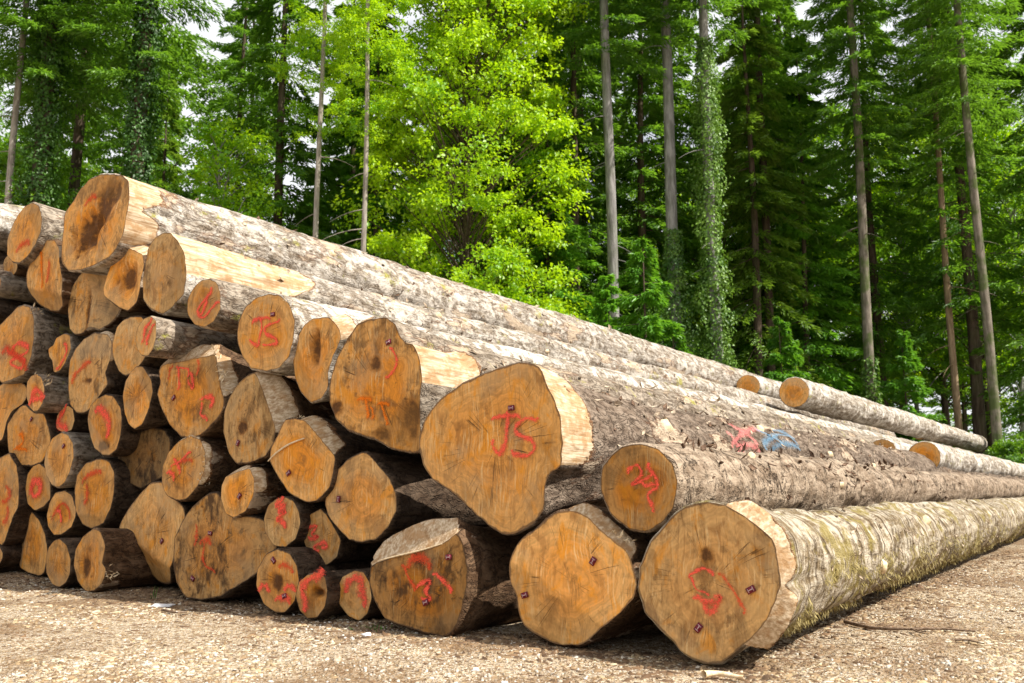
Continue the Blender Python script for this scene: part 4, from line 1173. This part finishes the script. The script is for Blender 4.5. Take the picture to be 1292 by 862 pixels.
# -- the trees one can tell apart
tree('maple', 592, 24.5, 'bright yellow-green maple in full leaf, centre of the forest edge', sxy=0.88, s=1.0, rot=0.6)
pole_tree(777, 25, 'tall bare grey trunk right of the bright maple', 0.165, 'grey', lean=(0, -0.012), crown_z=12, dead=26)
pole_tree(856, 25.5, 'tall grey trunk with ivy on its lower half, left of the fully ivy-clad one', 0.19, 'grey', lean=(0, -0.012), crown_z=12.5, ivy=(0.0, 7.6, 0.17, 0.62, 12000, 'ivy', 0.075))
pole_tree(905, 25, 'trunk wrapped in thick light ivy from top to bottom, right of the half-ivied trunk', 0.17, 'grey', lean=(0, -0.01), crown_z=13, ivy=(0.0, 13.0, 0.15, 0.48, 12000, 'ivy', 0.085))
pole_tree(456, 21.8, 'slim pale pole-like trunk just left of the bright maple', 0.075, 'pale', h=15, crown_z=8.0, crown='broad_light', cs=0.5, dead=10)
pole_tree(397, 23.0, 'slim pale trunk, second left of the bright maple', 0.085, 'pale', h=16, crown_z=8.5, crown='broad_light', cs=0.5, dead=8)
pole_tree(0, 25, 'pale straight trunk at the very left edge of the picture', 0.11, 'pale', crown_z=11)
pole_tree(163, 25, 'thick trunk dark with ivy, behind the butt of the topmost log', 0.24, 'brown', crown_z=11, ivy=(0.0, 15.0, 0.22, 0.36, 14000, 'darkivy'), cs=0.8)
pole_tree(38, 25, 'dark ivy-covered trunk near the left edge', 0.24, 'brown', crown_z=11, ivy=(0.0, 15.0, 0.22, 0.38, 14000, 'darkivy'), cs=0.8)
pole_tree(82, 28, 'dark brown trunk between the two dark ivy-covered ones at left', 0.20, 'brown', crown_z=10)
pole_tree(1096, 28, 'tall brown-grey trunk with mossy patches, centre right', 0.16, 'mossy', crown_z=9.5, ivy=(0, 4.0, 0.2, 0.16, 1500))
pole_tree(1202, 29, 'slim orange-brown pine trunk at right', 0.115, 'orange', crown_z=9.0, lean=(0, -0.005), cs=0.55, dead=30)
pole_tree(1250, 27, 'tall mossy grey trunk near the right edge, standing clear of the logs', 0.145, 'mossy', lean=(0, -0.02), crown_z=11.0)
pole_tree(972, 30, 'dark slender trunk right of the ivy-clad trunks', 0.15, 'brown', crown_z=8.5)
tree('young_fir', 812, 22.0, 'bright green young fir at the foot of the bare grey trunk', s=1.0)
tree('young_fir', 765, 23.5, 'young fir between the bright maple and the bare grey trunk', s=0.92)
tree('young_fir', 905, 23.2, 'low young fir at the foot of the ivy-clad trunk', s=0.55)
tree('fir_green', 690, 27.5, 'mid-green fir half hidden behind the right side of the maple', s=0.9)
tree('young_fir', 1140, 27, 'spreading young fir behind the long white log', s=0.75)
tree('shrub', 1272, 25.5, 'leafy shrub at the foot of the mossy trunk, right edge', 'shrub', s=0.75)
tree('shrub', 1050, 27, 'low dark shrub behind the logs, left of the mossy-patched trunk', 'shrub', s=0.9)
tree('spruce_olive', 195, 33, 'olive drooping spruce beside the sky gap at left', s=0.72)
tree('spruce_full', 345, 27.5, 'dense dark spruce right of the sky gap', s=1.05, rot=1.0)
tree('spruce_olive', 955, 29, 'yellow-tinged drooping spruce right of the ivy-clad trunk', s=0.9)
tree('broad_light', 268, 24.5, 'light green leafy branch tree in front of the dark spruce', s=0.85)
tree('broad_light', 1285, 33, 'light green leafy tree at the right edge', s=1.0)
tree('broad_b', 100, 31, 'mid-green leafy tree behind the dark trunks at left', s=1.05)
tree('fir_green', 1020, 31, 'green feathery fir left of the mossy-patched trunk', s=1.0)
tree('broad_a', 215, 29, 'leafy green tree just left of the sky gap', s=0.72)
tree('broad_b', 10, 26.5, 'small leafy tree at the foot of the left edge trunk', s=1.15)
tree('broad_a', 1240, 36, 'leafy light tree behind the mossy trunk at right', s=1.05)
tree('broad_light', 1150, 38, 'airy light green tree behind the orange pine', s=1.15)
tree('broad_light', 1010, 36, 'airy light green tree behind the feathery fir', s=1.1)
tree('fir_green', 655, 29, 'green fir showing past the upper right of the bright maple', s=1.25)
tree('spruce_full', 815, 30, 'dense spruce between the bare grey trunk and the ivied trunks', s=1.0)
tree('spruce_full', 735, 33, 'dense spruce behind the gap between maple and bare grey trunk', s=1.1)
tree('fir_green', 470, 28.5, 'green fir half hidden behind the slim pale pole trunk', s=1.1)
tree('broad_a', 905, 33, 'leafy tree filling the gap behind the ivy-clad trunks', s=1.05)
tree('spruce_full', 1000, 35, 'dense spruce closing the gap right of the ivy-clad trunk', s=1.15)
tree('young_fir', 700, 24.5, 'young fir at the right foot of the bright maple', s=0.8)
tree('young_fir', 850, 24.2, 'young fir between the two ivied trunks', s=0.75)
tree('young_fir', 985, 26, 'young fir right of the thick ivy-clad trunk', s=0.8)
# -- the wood behind
LOOK = {'spruce_full': 'dense spruce', 'spruce_high': 'tall spruce with bare lower trunk', 'spruce_loose': 'loose drooping spruce', 'fir_green': 'fresh green fir',
        'broad_a': 'leafy round-crowned tree', 'broad_b': 'small leafy tree', 'broad_light': 'airy light green tree', 'young_fir': 'low young fir'}
BANDS = [(0, 'outside the left picture edge'), (60, 'at the left picture edge'), (130, 'beside the dark ivied trunks'), (230, 'just left of the sky gap'), (330, 'just right of the sky gap'), (430, 'behind the slim pale trunks'), (540, 'behind the maple\'s left half'),
         (650, 'behind the maple\'s right half'), (740, 'just right of the bright maple'), (830, 'beside the bare grey trunk'), (930, 'behind the ivy-clad trunks'), (1040, 'right of the ivy-clad trunks'),
         (1150, 'beside the mossy-patched trunk'), (1225, 'beside the orange pine trunk'), (1300, 'at the right picture edge'), (9999, 'outside the right picture edge')]
def rows(spots):
    used = {}
    for kind, px, Y, s in sorted(spots, key=lambda q: q[1]):
        band = next(t for lim, t in BANDS if px < lim)
        row = 'in the front row' if Y < 37 else 'in the second row' if Y < 47 else 'deep in the wood'
        lab = LOOK[kind] + ' ' + row + ', ' + band
        n = used[lab] = used.get(lab, 0) + 1
        tree(kind, px, Y, lab + ('' if n == 1 else ', right one' if n == 2 else ', far right one'), s=s, group='background forest trees')
rb = np.random.default_rng(21)
spots = []
near_k = ['spruce_full', 'spruce_high', 'spruce_loose', 'fir_green', 'spruce_high']
far_k = ['broad_a', 'fir_green', 'broad_light', 'spruce_loose', 'broad_a', 'broad_light']
for Y0, stepx, kinds in ((32, 125, near_k), (41, 85, far_k), (53, 70, far_k)):
    p = -110.0 + rb.uniform(0, 40)
    k = 0
    while p < 1400:
        if not 205 < p < 285:
            kd = kinds[(k * 5 + int(rb.integers(2))) % len(kinds)]
            if 330 < p < 780 and kd in ('broad_light', 'broad_a'): kd = 'spruce_full'
            spots.append((kd, p, Y0 + rb.uniform(-3, 4), rb.uniform(0.85, 1.15) * (1.25 if kd.startswith('broad') else 1.0)))
            k += 1
        p += stepx * rb.uniform(0.75, 1.25)
spots += [('broad_b', 225, 36, 0.8), ('broad_b', 250, 45, 0.9), ('broad_b', 20, 29, 0.8), ('young_fir', 600, 26, 0.9), ('young_fir', 500, 27, 0.8), ('young_fir', 1000, 27, 0.7), ('fir_green', 640, 30, 0.8), ('fir_green', 430, 31, 0.8)]
rows(spots)
# far wood that reads as one mass
V, Fq, o = [], [], 0
for i in range(26):
    k = ('broad_b', 'young_fir', 'fir_green')[i % 3]
    me = KIND[k][1]
    n = len(me.vertices)
    co = np.empty(n * 3, dtype=np.float32); me.vertices.foreach_get('co', co); co = co.reshape(-1, 3)
    keep = (np.arange(n // 4) % 6 == 0)
    co = co.reshape(-1, 4, 3)[keep]
    co = co.mean(1, keepdims=True) + (co - co.mean(1, keepdims=True)) * 1.6
    sc = 1.0 + 0.5 * rb.random()
    px = -150 + 62 * i
    Y = 62 + rb.uniform(-4, 6)
    x = px_x(px, Y, 3)
    c4 = co * np.array([1.6, 1.6, 0.75]) * sc + np.array([x, Y, float(ground_z(x, Y))])
    V.append(c4.reshape(-1, 3))
    b = (np.arange(len(c4)) * 4)[:, None] + o
    Fq.append(np.concatenate([b + np.array([[0, 1, 2]]), b + np.array([[0, 2, 3]])], 1).reshape(-1, 3)); o += len(c4) * 4
far = obj('far_undergrowth', mesh_from('far_undergrowth', np.vstack(V), np.vstack(Fq), LEAF['broad'], smooth=False), kind='stuff')
far['label'] = 'far mass of undergrowth deep in the forest'; far['category'] = 'undergrowth'

#DETAILS#
# ------------------------------------------------------------------ small things
def log_local_bvh(key):
    root, bm, M = LOG_BODIES[key]
    vs = [M @ v.co for v in bm.vertices]
    return BVHTree.FromPolygons(vs, [tuple(p.vertices) for p in bm.polygons])

def surface_marks(key, strokes):
    root, bm, M = LOG_BODIES[key]
    bvh = log_local_bvh(key); Mi = M.inverted()
    byc = {}
    for i, (colr, wpx, pts) in enumerate(strokes):
        P, N = [], []
        for p in catmull(np.array(pts, float), 5):
            h, n, _, dist = bvh.ray_cast(Vector(EYE), Vector(ray(*p)).normalized())
            if h is None: continue
            lp = Mi @ (h + n * (0.012 + 0.001 * (i % 5))); ln_ = Mi.to_3x3() @ n
            P.append(lp[:]); N.append(ln_[:]); d = dist
        if len(P) < 3: continue
        byc.setdefault(colr, []).append(ribbon(np.array(P), np.array(N), wpx * d / F_PX, i))
    for colr, parts in byc.items():
        V, Fs, U = merge(parts)
        obj('paint_mark', mesh_from('paint_mark', V, Fs, PAINT[colr], uv=U), root)

surface_marks('T6', [('pink', 20, [(920,538),(935,545),(950,556)]), ('pink', 20, [(922,560),(936,548),(952,542)]), ('pink', 20, [(928,566),(942,562),(955,566)]), ('pink', 20, [(918,548),(925,556),(934,568)]),
                     ('blue', 19, [(955,545),(968,550),(980,556)]), ('blue', 19, [(962,560),(978,550),(996,552)]), ('blue', 19, [(972,566),(988,560),(1004,564)]), ('blue', 19, [(975,544),(990,548),(1000,556)])])

def strands_on(key, n, t0, t1, a0, a1, l0, l1, seed, mat):
    """shaggy moss hanging from the flank"""
    root, bm, M = LOG_BODIES[key]
    r = np.random.default_rng(seed)
    co = np.empty(len(bm.vertices) * 3, dtype=np.float32); bm.vertices.foreach_get('co', co); co = co.reshape(-1, NA, 3)
    tz = -co[:, 0, 2]
    t = t0 + (t1 - t0) * r.random(n) ** 1.4; a = r.uniform(a0, a1, n)
    dens = vnoise(t * 2.2, a * 2.5, 0, seed) + 0.6 * vnoise(t * 8, a * 6, 3, seed)
    keep = dens > -0.25; t, a = t[keep], a[keep]; n = len(t)
    i = np.clip(np.searchsorted(tz, t), 1, len(tz) - 1); j = ((a % (2 * np.pi)) / (2 * np.pi) * NA).astype(int) % NA
    p = co[i, j] * 1.0
    o = np.stack([np.cos(a), np.sin(a), np.zeros(n)], -1)
    d = o * 0.25 + np.array([0, -0.9, 0]) + r.normal(0, 0.3, (n, 3))
    p = p + o * 0.004 + r.normal(0, 0.012, (n, 3)) * np.array([0.2, 0.2, 1])
    v, f = cards(p, d, o + r.normal(0, 0.3, (n, 3)), r.uniform(l0, l1, n), r.uniform(0.003, 0.009, n), 0.05)
    m = obj('moss_strands', mesh_from('moss_strands', v, f, mat, smooth=False), root, kind='stuff')

strands_on('A', 8000, 0.45, 11.0, math.radians(-78), math.radians(5), 0.015, 0.05, 5, STRANDS)

def flakes_on(key, n, t0, t1, a0, a1, s0, s1, seed, mat, lift=0.5):
    """curled bark scraps standing off the surface"""
    root, bm, M = LOG_BODIES[key]
    r = np.random.default_rng(seed)
    co = np.empty(len(bm.vertices) * 3, dtype=np.float32); bm.vertices.foreach_get('co', co); co = co.reshape(-1, NA, 3)
    tz = -co[:, 0, 2]
    t = r.uniform(t0, t1, n); a = r.uniform(a0, a1, n)
    i = np.clip(np.searchsorted(tz, t), 1, len(tz) - 1); j = ((a % (2 * np.pi)) / (2 * np.pi) * NA).astype(int) % NA
    p = co[i, j]
    o = np.stack([np.cos(a), np.sin(a), np.zeros(n)], -1); tg = np.stack([-np.sin(a), np.cos(a), np.zeros(n)], -1); z = np.array([0, 0, 1.0])
    d = tg * r.normal(0, 1, (n, 1)) + z * r.normal(0, 1, (n, 1)) + o * r.uniform(0, lift, (n, 1))
    v, f = cards(p + o * 0.002, d, o + r.normal(0, 0.35, (n, 3)), r.uniform(s0, s1, n), r.uniform(s0, s1, n) * 0.5, -0.25)
    v2 = v.reshape(-1, 4, 3) - (o * 0.006)[:, None]
    V = np.concatenate([v, v2.reshape(-1, 3)]); k = len(v)
    b = np.arange(n)[:, None] * 4
    sides = np.concatenate([np.stack([b[:, 0] + x, b[:, 0] + y, b[:, 0] + y + k, b[:, 0] + x + k], -1) for x, y in ((0, 1), (1, 2), (2, 3), (3, 0))])
    obj('bark_flakes', mesh_from('bark_flakes', V, [f, f[:, ::-1] + k, sides], mat, smooth=False), root, kind='stuff')

PALEBIT = simple_mat('pale_bark_scrap', (0.34, 0.25, 0.17), (0.52, 0.42, 0.31), 30, 0.9, 0.5)
flakes_on('B', 110, 0.25, 6.0, math.radians(20), math.radians(150), 0.02, 0.085, 1, BARKBIT, 0.9)
flakes_on('B', 60, 0.1, 8.0, math.radians(-80), math.radians(40), 0.02, 0.07, 2, BARKBIT, 0.5)
flakes_on('T6', 120, 0.5, 7.0, math.radians(-30), math.radians(120), 0.02, 0.07, 3, BARKBIT, 0.35)
flakes_on('T6', 200, 0.5, 9.0, math.radians(-30), math.radians(120), 0.02, 0.09, 4, PALEBIT, 0.3)
flakes_on('T1', 60, 0.5, 9.0, math.radians(-40), math.radians(120), 0.03, 0.12, 5, PALEBIT, 0.3)
flakes_on('T1', 30, 0.5, 9.0, math.radians(-60), math.radians(120), 0.02, 0.09, 6, BARKBIT, 0.4)
flakes_on('T2', 50, 1.0, 9.0, math.radians(-30), math.radians(120), 0.03, 0.10, 7, PALEBIT, 0.3)
flakes_on('T2', 25, 0.8, 9.0, math.radians(-60), math.radians(110), 0.02, 0.08, 8, BARKBIT, 0.4)
flakes_on('T5', 80, 0.3, 6.0, math.radians(-30), math.radians(120), 0.03, 0.12, 9, PALEBIT, 0.4)
flakes_on('A', 90, 0.4, 9.0, math.radians(-30), math.radians(120), 0.02, 0.06, 10, PALEBIT, 0.3)

def splinters(key, spots, n, ln, seed, mat=SPLINTER):
    """torn fibres given by photo pixels on the log's end edge"""
    root, bm, M = LOG_BODIES[key]; Mi = np.array(M.inverted())
    r = np.random.default_rng(seed)
    c = np.array(M.translation); a = -np.array(M.to_3x3().col[2])
    P = []
    for (x0, y0, x1, y1) in spots:
        for k in range(n):
            t = r.random()
            g = on_plane(x0 + (x1 - x0) * t + r.normal(0, 1.2), y0 + (y1 - y0) * t + r.normal(0, 1.2), c, a)
            P.append((Mi @ np.append(g, 1))[:3])
    P = np.array(P); m = len(P)
    o = P * np.array([1, 1, 0]); o /= np.linalg.norm(o, axis=1)[:, None] + 1e-9
    d = o * r.uniform(0.2, 0.9, (m, 1)) + np.array([0, 0, 1.0]) * r.normal(-0.2, 0.5, (m, 1)) + r.normal(0, 0.4, (m, 3))
    P = P + np.array([0, 0, -1.0]) * r.uniform(-0.01, 0.08, (m, 1))
    v, f = cards(P, d, unit(m, r), ln * r.uniform(0.4, 1.3, m), 0.012 * r.uniform(0.4, 1.6, m), 0.2)
    obj('splinters', mesh_from('splinters', v, f, mat, smooth=False), root, kind='stuff')

splinters('Z', [(768, 672, 790, 684)], 22, 0.035, 1)
splinters('L18', [(268, 442, 281, 500)], 34, 0.05, 2)
splinters('L12', [(45, 472, 56, 486)], 40, 0.06, 3)
splinters('L20', [(240, 551, 257, 575), (257, 575, 250, 612)], 40, 0.03, 4)
splinters('L33', [(360, 529, 380, 528)], 18, 0.03, 5)
splinters('L27', [(130, 715, 134, 730)], 22, 0.05, 6)
splinters('T3', [(350, 373, 368, 388)], 40, 0.03, 7)
splinters('L6', [(38, 388, 41, 400)], 18, 0.05, 8)

def end_strip(key, pts, wpx, name='splinter', lift=0.012):
    root, bm, M = LOG_BODIES[key]; Mi = np.array(M.inverted())
    c = np.array(M.translation); a = -np.array(M.to_3x3().col[2])
    p3 = np.array([(Mi @ np.append(on_plane(*p, c, a), 1))[:3] for p in catmull(np.array(pts, float), 5)]) + np.array([0, 0, lift])
    w = wpx * np.linalg.norm(c - EYE) / F_PX
    n = len(p3)
    v, f = tube(p3, w * 0.5 * (0.5 + 0.5 * np.sin(np.linspace(0.25, 2.9, n))), 5)
    obj(name, mesh_from(name, v, f, SPLINTER), root)
end_strip('L33', [(340, 582), (350, 572), (366, 561), (386, 553)], 2.6)
end_strip('Y', [(478, 708), (500, 702), (530, 695), (560, 686)], 2.0)

def stubs(key, spots):
    root, bm, M = LOG_BODIES[key]
    co = np.empty(len(bm.vertices) * 3, dtype=np.float32); bm.vertices.foreach_get('co', co); co = co.reshape(-1, NA, 3)
    tz = -co[:, 0, 2]
    for (t, ang, r) in spots:
        i = int(np.clip(np.searchsorted(tz, t), 1, len(tz) - 1)); j = int((math.radians(ang) % (2 * math.pi)) / (2 * math.pi) * NA) % NA
        p = co[i, j]; o = np.array([math.cos(math.radians(ang)), math.sin(math.radians(ang)), -0.35])
        pth = p + o * np.array([-0.04, -0.005, 0.018, 0.022])[:, None]
        v, f = tube(pth, [r * 1.5, r * 1.25, r, r * 0.8], 10)
        nv = len(v)
        v = np.vstack([v, pth[-1]])
        fan = np.stack([np.full(10, nv), nv - 10 + np.arange(10), nv - 10 + (np.arange(10) + 1) % 10], -1)
        obj('branch_stub', mesh_from('branch_stub', v, [f, fan, fan[:, ::-1]], SPLINTER), root)
stubs('T1', [(2.4, 30, 0.035), (4.1, 70, 0.03), (6.3, 15, 0.03)])
stubs('T2', [(3.1, 40, 0.03), (5.0, 10, 0.025)])
stubs('T6', [(1.6, 35, 0.045), (3.7, 62, 0.035), (5.2, 20, 0.03)])
stubs('B', [(1.3, 60, 0.022), (2.9, 10, 0.02), (4.4, 75, 0.022)])
stubs('A', [(2.2, -15, 0.04), (3.9, 40, 0.03)])

# --- litter of the yard: chips, bark scraps and stones too many to count
def scatter(name, label, cat, n, seed, s0, s1, mat, flat=0.35, elong=2.0, foot=False, thr=-2.0):
    r = np.random.default_rng(seed)
    if foot:     # along the foot of the pile
        t = r.random(n); base = PA + (PL - PA) * (t * 1.1 - 0.05)[:, None]
        dist = r.exponential(0.28, n) - 0.15
        x = base[:, 0] - FN[0] * dist; y = base[:, 1] - FN[1] * dist
        sel = r.random(n) < 0.3       # and along the right flank of the end log
        tt = r.uniform(0, 9, n); q = PA + AX * tt[:, None] - LEFT * (r.exponential(0.35, n) - 0.05)[:, None]
        x = np.where(sel, q[:, 0], x); y = np.where(sel, q[:, 1], y)
    else:
        Y = 3.3 * (9.5 / 3.3) ** r.random(n) ** 0.9
        x = (r.uniform(-60, 1352, n) - 646) / F_PX * Y * 1.02; y = Y
        far = r.random(n) < 0.12
        y = np.where(far, r.uniform(6, 16, n), y); x = np.where(far, 0.55 * y + r.uniform(-4, 3, n), x)
    s_ = (np.stack([x, y], -1) - PA[:2]) @ FN[:2]; l_ = (np.stack([x, y], -1) - PA[:2]) @ LEFT[:2]
    keep = ~((s_ > 0.3) & (l_ > 0.15))
    keep &= (vnoise(x * 1.1, y * 1.1, 0, seed) + 0.5 * vnoise(x * 5, y * 5, 1, seed)) > thr
    x, y = x[keep], y[keep]; n = len(x)
    sz = s0 + (s1 - s0) * r.random(n) ** 2.2
    an = r.random(n) * 6.283
    ca, sa = np.cos(an), np.sin(an)
    # irregular six-sided plate with a raised, off-centre top
    k = 4
    ph = np.arange(k) / k * 6.283
    ra = sz[:, None] * r.uniform(0.55, 1.1, (n, k)) * 0.5
    lx = ra * np.cos(ph) * elong ** 0.5 * r.uniform(0.7, 1.3, (n, 1)); ly = ra * np.sin(ph) / elong ** 0.5
    tx, ty = r.normal(0, 0.14, (n, 1)), r.normal(0, 0.14, (n, 1))
    h = sz[:, None] * flat * r.uniform(0.4, 1.2, (n, 1))
    gz = ground_z(x, y)[:, None]
    def place(lx, ly, z):
        return np.stack([x[:, None] + lx * ca[:, None] - ly * sa[:, None], y[:, None] + lx * sa[:, None] + ly * ca[:, None], gz + z], -1)
    low = place(lx, ly, -0.004 + 0 * lx)
    top = place(lx * 0.8, ly * 0.8, h + tx * lx + ty * ly)
    V = np.concatenate([low, top], 1).reshape(-1, 3)
    b = np.arange(n)[:, None] * (2 * k)
    F4 = np.concatenate([np.stack([b[:, 0] + i, b[:, 0] + (i + 1) % k, b[:, 0] + k + (i + 1) % k, b[:, 0] + k + i], -1) for i in range(k)])
    F5 = b + k + np.arange(k)[None, :]
    return obj(name, mesh_from(name, V, [F4, F5], mat, smooth=False), kind='stuff', label=label, category=cat)

def chip_mat(name, cols, scale=35):
    m = NT('litter_' + name)
    geo = m.n('ShaderNodeNewGeometry')
    rp = geo.outputs['Random Per Island']
    cr = m.n('ShaderNodeValToRGB')
    cr.color_ramp.interpolation = 'CONSTANT'
    els = cr.color_ramp.elements
    while len(els) < len(cols): els.new(0.5)
    for i, c_ in enumerate(cols):
        els[i].position = i / len(cols); els[i].color = (*c_, 1)
    m.t.links.new(rp, cr.inputs[0])
    nz = m.noise(m.coord(), scale, 2, 0.6)
    col = m.mix(m.math('MULTIPLY', nz, 0.5), cr.outputs[0], (0.20, 0.14, 0.09))
    return m.done(m.principled(col, 0.9, None, 0.15))

scatter('wood_chips', 'pale wood chips strewn over the sunlit yard in front of the pile', 'wood chips', 66000, 1, 0.004, 0.044, chip_mat('chips', [(0.62, 0.52, 0.35), (0.50, 0.385, 0.225), (0.36, 0.25, 0.135), (0.70, 0.63, 0.51), (0.24, 0.155, 0.08)]), 0.10, 2.4, thr=0.0)
scatter('gravel', 'light grey gravel stones mixed into the yard surface', 'gravel', 30000, 2, 0.004, 0.026, chip_mat('stones', [(0.52, 0.46, 0.38), (0.42, 0.35, 0.26), (0.66, 0.62, 0.55), (0.34, 0.26, 0.18)]), 0.30, 1.4, thr=0.0)
scatter('bark_litter', 'brown bark scraps lying along the foot of the log pile', 'bark litter', 16000, 3, 0.006, 0.06, chip_mat('bark', [(0.11, 0.062, 0.034), (0.18, 0.105, 0.055), (0.075, 0.043, 0.025), (0.30, 0.20, 0.11)]), 0.08, 2.8, foot=True)
scatter('yard_bark', 'scattered dark bark crumbs across the open yard', 'bark crumbs', 9000, 4, 0.006, 0.035, chip_mat('crumbs', [(0.15, 0.085, 0.045), (0.22, 0.13, 0.07), (0.10, 0.06, 0.034)]), 0.10, 2.4, thr=0.15)

def ground_stick(name, label, cat, pts, rpx, mat, forks=()):
    P = np.array([on_ground(*p) for p in catmull(np.array(pts, float), 5)])
    P[:, 2] = ground_z(P[:, 0], P[:, 1]) + rpx * 4.0 / F_PX * 0.5 + 0.010
    d = np.linalg.norm(P - EYE, axis=1)
    n = len(P)
    rad = rpx * 0.5 * d / F_PX * (1 - 0.55 * np.linspace(0, 1, n)) * (1 + 0.15 * vnoise(np.arange(n) * 0.9, 0, 0, 3))
    tubes = [tube(P, rad, 7)]
    for f in forks:
        Q = np.array([on_ground(*p) for p in f]); Q[:, 2] = ground_z(Q[:, 0], Q[:, 1]) + 0.02
        tubes.append(tube(catmull(Q, 4), np.linspace(0.006, 0.002, len(catmull(Q, 4))), 5))
    v, f = join_tubes(tubes)
    c = v.mean(0)
    o = obj(name, mesh_from(name, v - c, f, mat), label=label, category=cat)
    o.location = c
    return o
ground_stick('fallen_twig', 'long thin dead twig on the ground beside the huge mossy log', 'twig', [(1066, 784), (1105, 793), (1150, 797), (1190, 797), (1231, 799)], 4.5, TWIG, [[(1150, 797), (1160, 803), (1172, 806)]])
ground_stick('fallen_twig', 'short dark twig in the right foreground below the long one', 'twig', [(1205, 812), (1222, 813), (1242, 816)], 3.0, TWIG)
ground_stick('fallen_twig', 'broken dark stick lying in the left foreground', 'twig', [(205, 768), (222, 771), (236, 770)], 3.5, TWIG)
ground_stick('wood_offcut', 'small pale wood sliver lying right in front of the huge mossy log', 'wood sliver', [(888, 851), (905, 849), (938, 852)], 9.0, SPLINTER)

def lump(name, label, cat, px, py, w, d, h, mat, seed):
    r = np.random.default_rng(seed)
    c = on_ground(px, py); nu, nv = 10, 7
    th = np.arange(nu) / nu * 6.283; ph = np.linspace(0.05, math.pi / 2 + 0.5, nv)
    X = np.sin(ph)[:, None] * np.cos(th); Y = np.sin(ph)[:, None] * np.sin(th); Z = np.cos(ph)[:, None] + 0 * X
    k = 1 + 0.5 * vnoise(X * 2 + seed, Y * 2, Z * 2, seed)
    v = np.stack([X * k * w, Y * k * d, np.maximum(Z, -0.2) * k * h], -1).reshape(-1, 3)
    cap = np.array([[i for i in range(nu)]])
    o = obj(name, mesh_from(name, v, [grid_faces(nv, nu, True, flip=True), cap], mat), label=label, category=cat)
    o.location = (c[0], c[1], float(ground_z(c[0], c[1])))
lump('pale_scrap', 'small white crumpled scrap on the ground in front of the large yellowish log', 'scrap', 205, 762, 0.075, 0.04, 0.022, SCRAP, 3)
for i, (x_, y_, w_) in enumerate([(463, 800, 0.028), (637, 858, 0.02), (600, 842, 0.018), (1160, 742, 0.03), (425, 835, 0.025), (120, 778, 0.02)]):
    lump('stone', ['pale pointed stone in front of the small bottom logs', 'small white stone at the bottom edge of the picture', 'little pale stone in the middle foreground', 'brown clod on the yard at right, beyond the twig', 'flat pale stone in the left-middle foreground', 'small stone near the left bottom logs'][i], 'stone', x_, y_, w_, w_ * 0.8, w_ * 0.7, SCRAP if i < 3 else BARKBIT if i == 3 else PALEBIT, i + 5)

def grass_tuft(label, px, py, n, h, spread, seed):
    r = np.random.default_rng(seed); c = on_ground(px, py)
    p = np.stack([r.normal(0, spread, n), r.normal(0, spread, n), np.zeros(n) - 0.01], -1)
    v, f = cards(p, np.array([0, 0, 1.0]) + r.normal(0, 0.35, (n, 3)), unit(n, r) * np.array([1, 1, 0.1]), h * r.uniform(0.5, 1.2, n), 0.007, 0.2)
    o = obj('grass_tuft', mesh_from('grass_tuft', v, f, GRASS, smooth=False), label=label, category='grass')
    o.location = (c[0], c[1], float(ground_z(c[0], c[1])))
grass_tuft('single green grass blade in front of the large yellowish log', 194, 752, 4, 0.10, 0.012, 1)
grass_tuft('small green grass tuft at the foot of the mossy log, far right', 1185, 692, 60, 0.09, 0.12, 2)
grass_tuft('tiny green weeds left of the large weathered bottom log', 476, 792, 26, 0.04, 0.05, 3)
